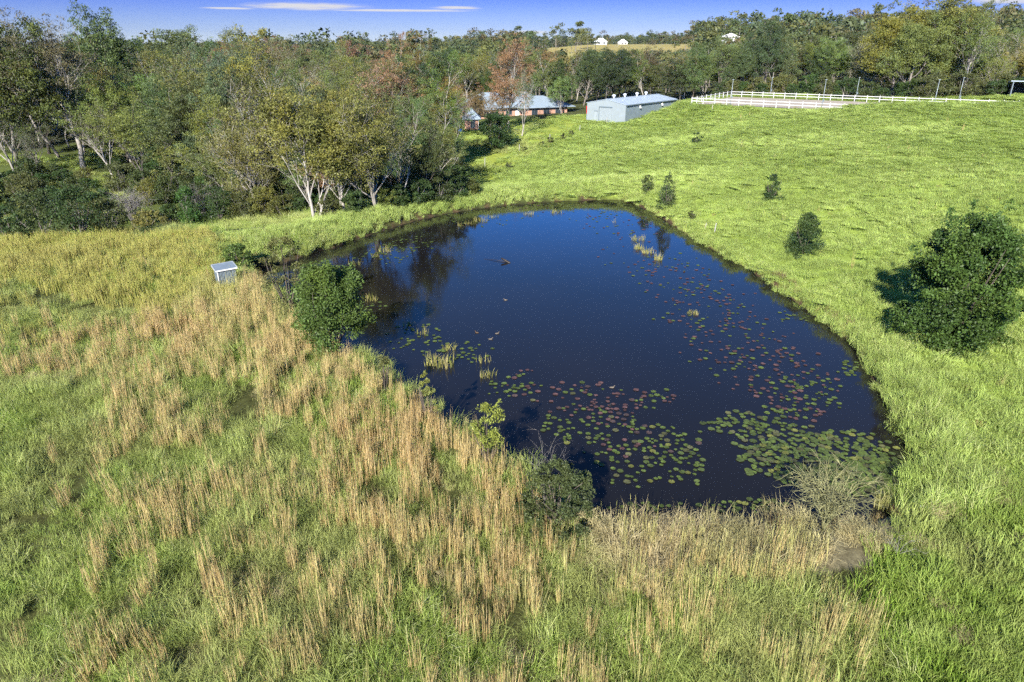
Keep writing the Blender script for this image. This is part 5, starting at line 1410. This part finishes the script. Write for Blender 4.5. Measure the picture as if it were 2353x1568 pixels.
place_shrub(1122, 1072, 930, 96, GREEN_Y, 'shore_shrub', 'bright yellow green shrub at the near water edge', 312, n=3000, lumps=34, size=(0.06, 0.12))
place_shrub(985, 978, 858, 54, (0.17, 0.19, 0.05), 'shore_shrub', 'small yellow green shrub on the brown bank', 313, n=1600, lumps=20, size=(0.06, 0.12))
place_shrub(886, 904, 816, 44, (0.16, 0.17, 0.06), 'shore_shrub', 'tiny yellow green shrub below the leafy shore tree', 314, n=1100, lumps=16, size=(0.06, 0.12))
place_shrub(1140, 343, 262, 92, (0.040, 0.078, 0.026), 'garden_bush', 'glossy dark green bush on the lawn beside the brick garage', 315, cat='bush', n=9000, lumps=80, size=(0.2, 0.4), wr=0.5)
for i, (X, Yb, Yt, W) in enumerate(((1246, 340, 326, 26), (1266, 330, 312, 20), (1296, 322, 306, 22), (1170, 388, 372, 18), (1205, 350, 336, 18), (1312, 312, 300, 20))):
    place_shrub(X, Yb, Yt, W, (0.09, 0.11, 0.04), 'hill_shrub', 'scrubby little shrub on the hill fence line, %s up from the pond end' % ORD[(3, 2 + 1, 4, 0, 1, 5)[i] if i != 1 else 2], 320 + i, n=700, lumps=12, size=(0.12, 0.24), group='scrubby shrubs on the hill fence line')
bare_shrub(1890, 1222, 1092, 200, M_TWIG_GREEN, 'thorn_shrub', 'bare arching thorny shrub before the dense lily pads', 330, n=70, sub=11, thick=0.02)
bare_shrub(1250, 1168, 1006, 84, M_TWIG_GREY, 'dead_shrub', 'grey leafless shrub at the water edge behind the dark bush', 331, n=14, sub=7, thick=0.007)
bare_shrub(310, 522, 440, 90, M_TWIG_GREY, 'dead_shrub', 'grey tangle of dead vine at the wood edge', 332, n=70, sub=12, thick=0.03, arch=1.0)
bare_shrub(470, 505, 430, 110, M_TWIG_GREY, 'dead_shrub', 'leafless grey shrub under the golden gum tree', 333, n=40, sub=10, thick=0.025, arch=0.8)
bare_shrub(2060, 1280, 1230, 110, M_TWIG_GREY, 'dead_shrub', 'thin grey dead branches in the grass by the pond corner', 334, n=7, sub=5, thick=0.009)
# undergrowth shrubs along the wood edge
UNDER = [(30, 556, 470, 130, GREEN_D), (105, 552, 440, 150, (0.06, 0.085, 0.03)), (190, 548, 432, 140, GREEN_D), (255, 545, 455, 90, (0.085, 0.10, 0.035)), (340, 536, 488, 100, (0.17, 0.165, 0.05)), (395, 522, 470, 70, GREEN_D),
         (440, 520, 432, 70, (0.055, 0.12, 0.03)), (505, 512, 430, 90, GREEN_D), (565, 505, 440, 80, (0.08, 0.095, 0.035)), (612, 500, 430, 80, OLIVE), (655, 505, 448, 80, (0.10, 0.11, 0.03)),
         (690, 500, 455, 60, GREEN_D), (755, 500, 450, 60, (0.09, 0.10, 0.035)), (815, 490, 440, 60, GREEN_D), (890, 474, 432, 56, (0.09, 0.12, 0.03)), (915, 474, 425, 50, GREEN_D), (965, 466, 410, 64, GREEN_D), (1010, 460, 400, 70, (0.05, 0.07, 0.026)), (1050, 452, 395, 60, GREEN_D), (1085, 448, 412, 40, (0.08, 0.10, 0.03)), (-30, 560, 470, 120, GREEN_D), (60, 470, 400, 80, (0.10, 0.11, 0.035)), (350, 470, 410, 60, OLIVE), (560, 470, 400, 90, OLIVE), (745, 470, 400, 80, GREEN_D)]
WORDS_U = {GREEN_D: 'dark green'}
for i, (X, Yb, Yt, W, colr) in enumerate(sorted(UNDER)):
    place_shrub(X, Yb, Yt, W, colr, 'undergrowth_shrub', 'undergrowth shrub at the wood edge, %s from the left of its row' % ordinal(i), 340 + i, n=5200, lumps=60, size=(0.12, 0.26), wr=0.42, group='undergrowth shrubs along the wood edge', stems=9, bark=M_BARK_GREY)

# more undergrowth between the trunks: five kinds, each copy its own thing
UP = []
for k in range(5):
    c, w = shrub_meshes(380 + k, 3.0, 3.4, n=4200, lumps=50, size=(0.12, 0.26), wr=0.42, stems=8, bark=M_BARK_GREY)
    UP.append((c, w))
spots = []
for x, y in rng.uniform((-84, 74), (-4, 140), (2500, 2)):
    z = 0.0
    if len(spots) >= 120: break
    zz = hz(x, y); X, Y = to_px(np.array([x]), np.array([y]), np.array([zz])); X, Y = float(X[0]), float(Y[0])
    if not (-60 < X < 1090 and 385 < Y < 540): continue
    if pond_sd(np.array([x]), np.array([y]))[0] < 9 or any((x - a) ** 2 + (y - b) ** 2 < 4.5 for a, b, _ in spots): continue
    if Y > 545 - 0.085 * X: continue
    spots.append((x, y, zz))
spots.sort(key=lambda p: math.atan2(p[0], p[1]))
UC = [GREEN_D, (0.085, 0.10, 0.038), (0.06, 0.085, 0.03), (0.11, 0.12, 0.04), (0.055, 0.10, 0.03)]
UW = ['dark green', 'olive', 'deep green', 'yellowish', 'fresh green']
ucount = [0] * 5
for i, (x, y, zz) in enumerate(spots):
    k = int(rng.integers(0, 5)); e = empty('understorey_shrub', (x, y, zz - 0.05), rng.uniform(0, 6.28)); s_ = rng.uniform(0.6, 1.5); e.scale = (s_ * rng.uniform(0.8, 1.3), s_ * rng.uniform(0.8, 1.3), s_)
    link('stems', UP[k][1], e); f = link('foliage', UP[k][0], e); f.color = (*UC[k], 1)
    tag(e, '%s understorey shrub among the trunks, %s of its colour from the left' % (UW[k], ordinal(ucount[k])), 'shrub', 'understorey shrubs between the trunks'); ucount[k] += 1

# scrub filling the gaps between the trunks behind the arena
for i in range(44):
    u, v = i * 1.95 - 6 + rng.uniform(-0.8, 0.8), ARENA_W + rng.uniform(5, 15)
    q = _a0 + _au * u + _av * v; k = int(rng.integers(0, 5)); s_ = rng.uniform(0.8, 1.7)
    e = empty('scrub_bush', (float(q[0]), float(q[1]), hz(q[0], q[1]) - 0.05), rng.uniform(0, 6.28)); e.scale = (s_ * 1.2, s_ * 1.2, s_)
    link('stems', UP[k][1], e); f = link('foliage', UP[k][0], e); f.color = (*UC[k], 1)
    tag(e, 'scrub bush behind the far arena fence, %s from the shed end' % (ordinal(i) if i < 39 else ['fortieth', 'forty-first', 'forty-second', 'forty-third', 'forty-fourth'][i - 39]), 'bush', 'scrub bushes behind the arena')

# ------------------------------------------------------------------ pond life: pads, reeds, ducks
def pad_mesh(seed, mats):
    r = np.random.default_rng(seed); k = 18; V = [(0, 0, 0.004)]; a0 = 0.16
    for ring, f in ((1, 0.55), (2, 1.0)):
        for i in range(k):
            a = a0 + (6.283 - 2 * a0) * i / (k - 1); rr = f * (1 + (0.05 * r.normal() if ring == 2 else 0))
            V.append((rr * math.cos(a), rr * math.sin(a), 0.006 + (0.022 * r.uniform(-0.3, 1) if ring == 2 else 0)))
    T = [(0, 1 + i, 2 + i) for i in range(k - 1)]; Q = [(1 + i, 1 + k + i, 2 + k + i, 2 + i) for i in range(k - 1)]
    return np.array(V), np.array(T), np.array(Q)

def pad_mat(name, obj=True, c=(0.1, 0.13, 0.04)):
    m, nt, b = newmat(name)
    f = wnoise(nt, 9, 3, 0.6)
    if obj:
        oi = N(nt, 'ShaderNodeObjectInfo'); base = oi.outputs['Color']
    else:
        base = rampf(nt, wnoise(nt, 2.2, 2, 0.5), [(0.35, tuple(x * 0.6 for x in c)), (0.65, tuple(x * 1.3 for x in c))])
    col = mixrgb(nt, base, rampf(nt, f, [(0.3, (0.6, 0.6, 0.6)), (0.7, (1.35, 1.35, 1.3))]), 1.0, 'MULTIPLY')
    nt.links.new(col, b.inputs['Base Color']); b.inputs['Roughness'].default_value = 0.6; b.inputs['Specular IOR Level'].default_value = 0.12
    return m
M_PAD = pad_mat('lily_pad'); M_PAD_G = pad_mat('lily_pad_green', False, (0.085, 0.12, 0.030)); M_PAD_R = pad_mat('lily_pad_red', False, (0.105, 0.058, 0.055))
PG, PO, PR, PY = (0.072, 0.098, 0.030), (0.088, 0.092, 0.042), (0.074, 0.052, 0.048), (0.14, 0.15, 0.04)
CLUST = [  # X, Y, rx, ry, n, colours, where
    (1890, 1055, 135, 50, 310, (PG, PG, PG, PO, PY), 'in the dense mat before the thorny shrub'), (2010, 1092, 90, 36, 210, (PG, PG, PO), 'in the dense mat before the thorny shrub'), (1780, 1015, 70, 60, 60, (PG, PG, PO), 'in the dense mat before the thorny shrub'),
    (1700, 975, 62, 24, 34, (PG, PO), 'in the small raft off the dense mat'), (1560, 1080, 70, 32, 26, (PG, PO, PY), 'scattered along the near edge below the raft'), (1450, 1005, 120, 36, 74, (PO, PR, PY, PG), 'in the mixed drift beside the dark bush'),
    (1440, 1070, 60, 40, 30, (PY, PG, PO), 'in the mixed drift beside the dark bush'), (1545, 1030, 60, 26, 26, (PG, PO), 'in the mixed drift beside the dark bush'), (1285, 985, 48, 26, 24, (PY, PG), 'in the yellow green drift off the dark bush'),
    (1350, 915, 95, 30, 60, (PR, PR, PO), 'in the red drift in the middle of the near water'), (1410, 960, 60, 24, 26, (PR, PO), 'in the red drift in the middle of the near water'), (1500, 915, 40, 22, 22, (PO, PG, PR), 'in the small knot right of the red drift'),
    (1205, 880, 36, 36, 22, (PR, PO), 'in the loose red patch off the brown bank'), (1150, 890, 40, 18, 14, (PG, PY), 'in the loose red patch off the brown bank'),
    (1840, 920, 80, 50, 90, (PO, PR, PG), 'in the band off the steep bank'), (1780, 855, 110, 48, 70, (PR, PO, PR), 'in the band off the steep bank'), (1690, 790, 110, 50, 80, (PR, PR, PO), 'in the red band towards the far shore'), (1630, 715, 100, 45, 80, (PR, PR, PO), 'in the red band towards the far shore'),
    (1560, 645, 90, 40, 70, (PR, PO), 'in the red band towards the far shore'), (1480, 590, 80, 40, 40, (PR, PO), 'in the red band towards the far shore'), (1440, 515, 90, 25, 60, (PR, PO), 'in the far corner of the pond'), (1330, 488, 120, 14, 50, (PO, PR), 'in the far corner of the pond'),
    (890, 578, 65, 22, 70, (PG, PO), 'in the patch under the tree reflections'), (960, 560, 40, 16, 24, (PG, PO), 'in the patch under the tree reflections'), (1120, 505, 90, 12, 30, (PO, PG), 'among the far reeds'),
    (960, 782, 55, 30, 44, (PO, PG), 'off the left bank below the leafy tree'), (1065, 812, 60, 24, 28, (PG, PO), 'off the left bank below the leafy tree'), (860, 700, 30, 16, 10, (PG, PO), 'off the left bank below the leafy tree'), (1965, 845, 36, 18, 16, (PY, PO), 'in the orange fringe under the steep bank'), (1830, 725, 40, 20, 14, (PY, PO), 'in the orange fringe under the steep bank'), (1500, 1165, 90, 8, 18, (PG, PY), 'against the near bank'), (1720, 1165, 80, 12, 30, (PG, PY), 'against the near bank')]
NAMES_C = {PG: 'green', PO: 'olive', PR: 'reddish', PY: 'yellow green'}
def grow_pads():
    pads = []; grid = {}
    for X, Y, rx, ry, n, cols, where in CLUST:
        made = 0
        for _ in range(n * 7):
            if made >= n: break
            a = rng.uniform(0, 6.28); d = rng.uniform(0, 1) ** 0.5 * rng.uniform(0.75, 1.3)
            p = at(X + rx * d * math.cos(a) * 1.15, Y + ry * d * math.sin(a) * 1.15, 0.0)
            if pond_sd(p[:1], p[1:2])[0] > -0.35: continue
            rad = rng.uniform(0.10, 0.18) if 'dense' in where else rng.uniform(0.07, 0.16)
            key = (int(p[0] // 0.5), int(p[1] // 0.5)); bad = False
            for i in (-1, 0, 1):
                for j in (-1, 0, 1):
                    for (x, y, r2) in grid.get((key[0] + i, key[1] + j), ()):
                        if (x - p[0]) ** 2 + (y - p[1]) ** 2 < ((0.62 if 'dense' in where else 0.85) * (rad + r2)) ** 2: bad = True
            if bad: continue
            grid.setdefault(key, []).append((p[0], p[1], rad)); made += 1
            c = cols[int(rng.integers(0, len(cols)))]
            pads.append((math.hypot(p[0], p[1]) / rad, p[0], p[1], rad, c, where))
    pads.sort(key=lambda q: q[0])
    G = [pad_mesh(400 + i, None) for i in range(6)]
    ME = [mk_mesh('lily_pad', V, T, Q, [M_PAD], smooth_sh=True) for V, T, Q in G]
    for k, (_, x, y, rad, c, where) in enumerate(pads[:300]):
        o = link('lily_pad', ME[k % 6], None, (x, y, 0.012 + 0.0015 * (k % 9)), (rng.normal(0, 0.02), rng.normal(0, 0.02), rng.uniform(0, 6.28)), (rad, rad * rng.uniform(0.88, 1), 0.5))
        kk = rng.uniform(0.7, 1.3); o.color = (c[0] * kk, c[1] * kk, c[2] * kk, 1)
        lb = '%s lily pad floating %s' % (NAMES_C[c], where)
        tag(o, lb, 'lily pad', lb.replace('pad floating', 'pads floating'))
    Vs, Ts, Qs, mi_t, mi_q, off = [], [], [], [], [], 0
    for k, (_, x, y, rad, c, where) in enumerate(pads[300:]):
        V, T, Q = G[k % 6]; a = rng.uniform(0, 6.28); ca, sa = math.cos(a) * rad, math.sin(a) * rad
        W = np.stack([V[:, 0] * ca - V[:, 1] * sa + x, V[:, 0] * sa + V[:, 1] * ca + y, V[:, 2] * 0.5 + 0.012 + 0.0015 * (k % 9)], -1)
        Vs.append(W); Ts.append(T + off); Qs.append(Q + off); off += len(V); i = 1 if c == PR else 0
        mi_t += [i] * len(T); mi_q += [i] * len(Q)
    if Vs:
        o = link('distant_lily_pads', mk_mesh('distant_lily_pads', np.vstack(Vs), np.vstack(Ts), np.vstack(Qs), [M_PAD_G, M_PAD_R], mat_idx=mi_t + mi_q, smooth_sh=True))
        tag(o, 'small red and green lily pads scattered over the farther water', 'lily pads', kind='stuff')
    print('PADS', len(pads))
grow_pads()

M_REED = blade_mat('reed_blades', [(0, (0.15, 0.17, 0.035)), (0.5, (0.26, 0.25, 0.06)), (1, (0.40, 0.34, 0.15))], transl=0.2)
M_REED_SHADED = blade_mat('reed_blades_dark', [(0, (0.02, 0.03, 0.015)), (1, (0.06, 0.07, 0.03))], transl=0.2)  # reed colour darkened to carry the shore tree's shadow
def reed(X, Y, w, h, label, dense=50, mat=None, bend=(0.1, 1.3), name='reed_clump', land=False, cat='reeds'):
    p = at(X, Y, 0.0) if not land else ground_at(X, Y)
    r = np.random.default_rng(int(X * 7 + Y)); n = dense
    a = r.uniform(0, 6.28, n); d = w / 2 * np.sqrt(r.uniform(0, 1, n))
    base = np.stack([d * np.cos(a), d * np.sin(a) * 0.7, np.full(n, -0.1)], -1)
    V, T, Q, k = blades(base, r.uniform(h * 0.5, h * 1.2, n) + 0.1, r.uniform(0.02, 0.04, n), r.uniform(0, 6.28, n), r.uniform(*bend, n), levels=(0.0, 0.35, 0.6), r=r)
    o = link(name, mk_mesh(name, V, T, Q, [mat or M_REED], tint=np.repeat(r.uniform(0, 1, n), k)), None, tuple(p))
    tag(o, label, cat, 'reed clumps standing in the pond' if not land else None)
for X, Y, w, h, lb, dn in (
    (1466, 552, 1.3, 0.6, 'reed clump at the head of the far shore reed row', 70), (1468, 572, 1.0, 0.55, 'reed clump second in the far shore reed row', 60), (1488, 582, 1.1, 0.6, 'reed clump third in the far shore reed row', 70), (1512, 598, 0.7, 0.75, 'upright reed clump ending the far shore reed row', 50),
    (1058, 520, 0.7, 0.45, 'reed tuft first from the left among the far reeds', 20), (1078, 515, 0.9, 0.45, 'reed tuft second from the left among the far reeds', 26), (1104, 508, 1.6, 0.55, 'wide reed clump among the far reeds', 60), (1132, 500, 1.3, 0.3, 'flattened reed clump right of the wide one', 36),
    (1216, 494, 1.4, 0.4, 'reed clump standing alone in mid far water', 50), (1278, 490, 1.4, 0.5, 'reed clump beside the empty far water', 50), (1412, 512, 0.5, 0.6, 'thin reeds near the far corner', 12),
    (885, 578, 1.2, 0.6, 'reed clump in the lily patch under the tree reflections', 50), (862, 590, 0.8, 0.4, 'small reed clump left in the reflected lily patch', 30), (816, 608, 1.4, 0.5, 'reed clump beside the crown of the leafy shore tree', 40), (850, 690, 1.2, 0.55, 'reed clump right of the leafy shore tree', 50),
    (940, 748, 0.9, 0.45, 'reed clump upper of two off the left bank', 36), (970, 766, 0.9, 0.5, 'reed clump lower of two off the left bank', 32), (1030, 802, 0.9, 0.5, 'reed clump above the largest reed bed', 40), (1012, 840, 1.8, 0.75, 'largest tangled reed bed off the brown bank', 130),
    (1112, 832, 0.9, 0.6, 'broken reeds with folded stalks in the near water', 20), (1124, 866, 1.0, 0.5, 'reed clump below the broken stalks', 50), (1592, 722, 0.9, 0.35, 'pale yellow reed tuft in the red pads', 50)):
    reed(X, Y, w, h, lb, dn)
reed(904, 724, 0.8, 0.35, 'dark shaded reed tuft in the shore tree shadow', 40, M_REED_SHADED)
reed(2032, 1172, 0.9, 0.9, 'pale round sedge tussock at the pond corner', 160, blade_mat('sedge_pale', [(0, (0.22, 0.24, 0.06)), (1, (0.42, 0.38, 0.17))]), (0.1, 1.0), 'sedge_tussock', True, 'sedge')
reed(2072, 1165, 0.9, 0.8, 'green sedge tussock right of the pale one at the pond corner', 160, M_MEADOW, (0.1, 1.0), 'sedge_tussock', True, 'sedge')

M_DUCK = plain('duck_brown', (0.07, 0.045, 0.026), 0.7, var=0.4, scale=14); M_DUCK_P = plain('duck_pale', (0.13, 0.11, 0.085), 0.7, var=0.8, scale=9); M_DUCK_B = plain('duck_black', (0.02, 0.02, 0.022), 0.6)
def duck(X, Y, yaw, mat, label):
    """one lofted body: tail, breast, neck, head and bill"""
    p = at(X, Y, 0.0)
    prof = [(-0.24, 0.075, 0.006), (-0.20, 0.06, 0.03), (-0.13, 0.045, 0.075), (-0.04, 0.03, 0.105), (0.06, 0.03, 0.105), (0.13, 0.055, 0.08), (0.165, 0.10, 0.05), (0.175, 0.15, 0.036), (0.185, 0.195, 0.038), (0.205, 0.225, 0.046), (0.235, 0.222, 0.040), (0.262, 0.208, 0.020), (0.30, 0.198, 0.014), (0.318, 0.195, 0.006)]
    P = np.array([(x, 0, z) for x, z, _ in prof]); rr = np.array([q for _, _, q in prof])
    V, Q, T = tube_geo(P, rr, 10)
    o = link('duck', mk_mesh('duck', V, T, Q, [mat], smooth_sh=True), None, tuple(p), (0, 0, yaw), (0.62, 0.62, 0.46))
    tag(o, label, 'duck', 'ducks on the pond')
duck(1096, 765, 2.6, M_DUCK, 'brown duck, left of the three swimming off the left bank')
duck(1127, 780, 0.2, M_DUCK_P, 'pale breasted duck, lowest of the three off the left bank')
duck(1142, 767, 0.4, M_DUCK_P, 'pale breasted duck, right of the three off the left bank')
duck(1162, 690, 3.0, M_DUCK_P, 'lone pale duck in open water below the floating log')
duck(1406, 891, 0.1, M_DUCK_P, 'pale duck swimming just above the red lily drift')
duck(1402, 934, 1.2, M_DUCK_B, 'black waterbird among the red lily pads')
duck(1801, 820, 3.1, M_DUCK_B, 'black waterbird near the steep bank pads')

# ------------------------------------------------------------------ the air between here and the far ridges
def build_haze():
    m = bpy.data.materials.new('haze_air'); m.use_nodes = True; nt = m.node_tree; nt.nodes.clear()
    o = nt.nodes.new('ShaderNodeOutputMaterial'); v = nt.nodes.new('ShaderNodeVolumePrincipled')
    v.inputs['Color'].default_value = (0.62, 0.76, 1.0, 1); v.inputs['Density'].default_value = 0.000028; v.inputs['Anisotropy'].default_value = 0.0
    nt.links.new(v.outputs[0], o.inputs['Volume'])
    b = MB().box(-16400, 16400, -16400, 16400, -26, 88).build('haze', m)
    tag(b, 'thin blue air over the valley', 'haze', kind='stuff')
build_haze()

grow_grass()
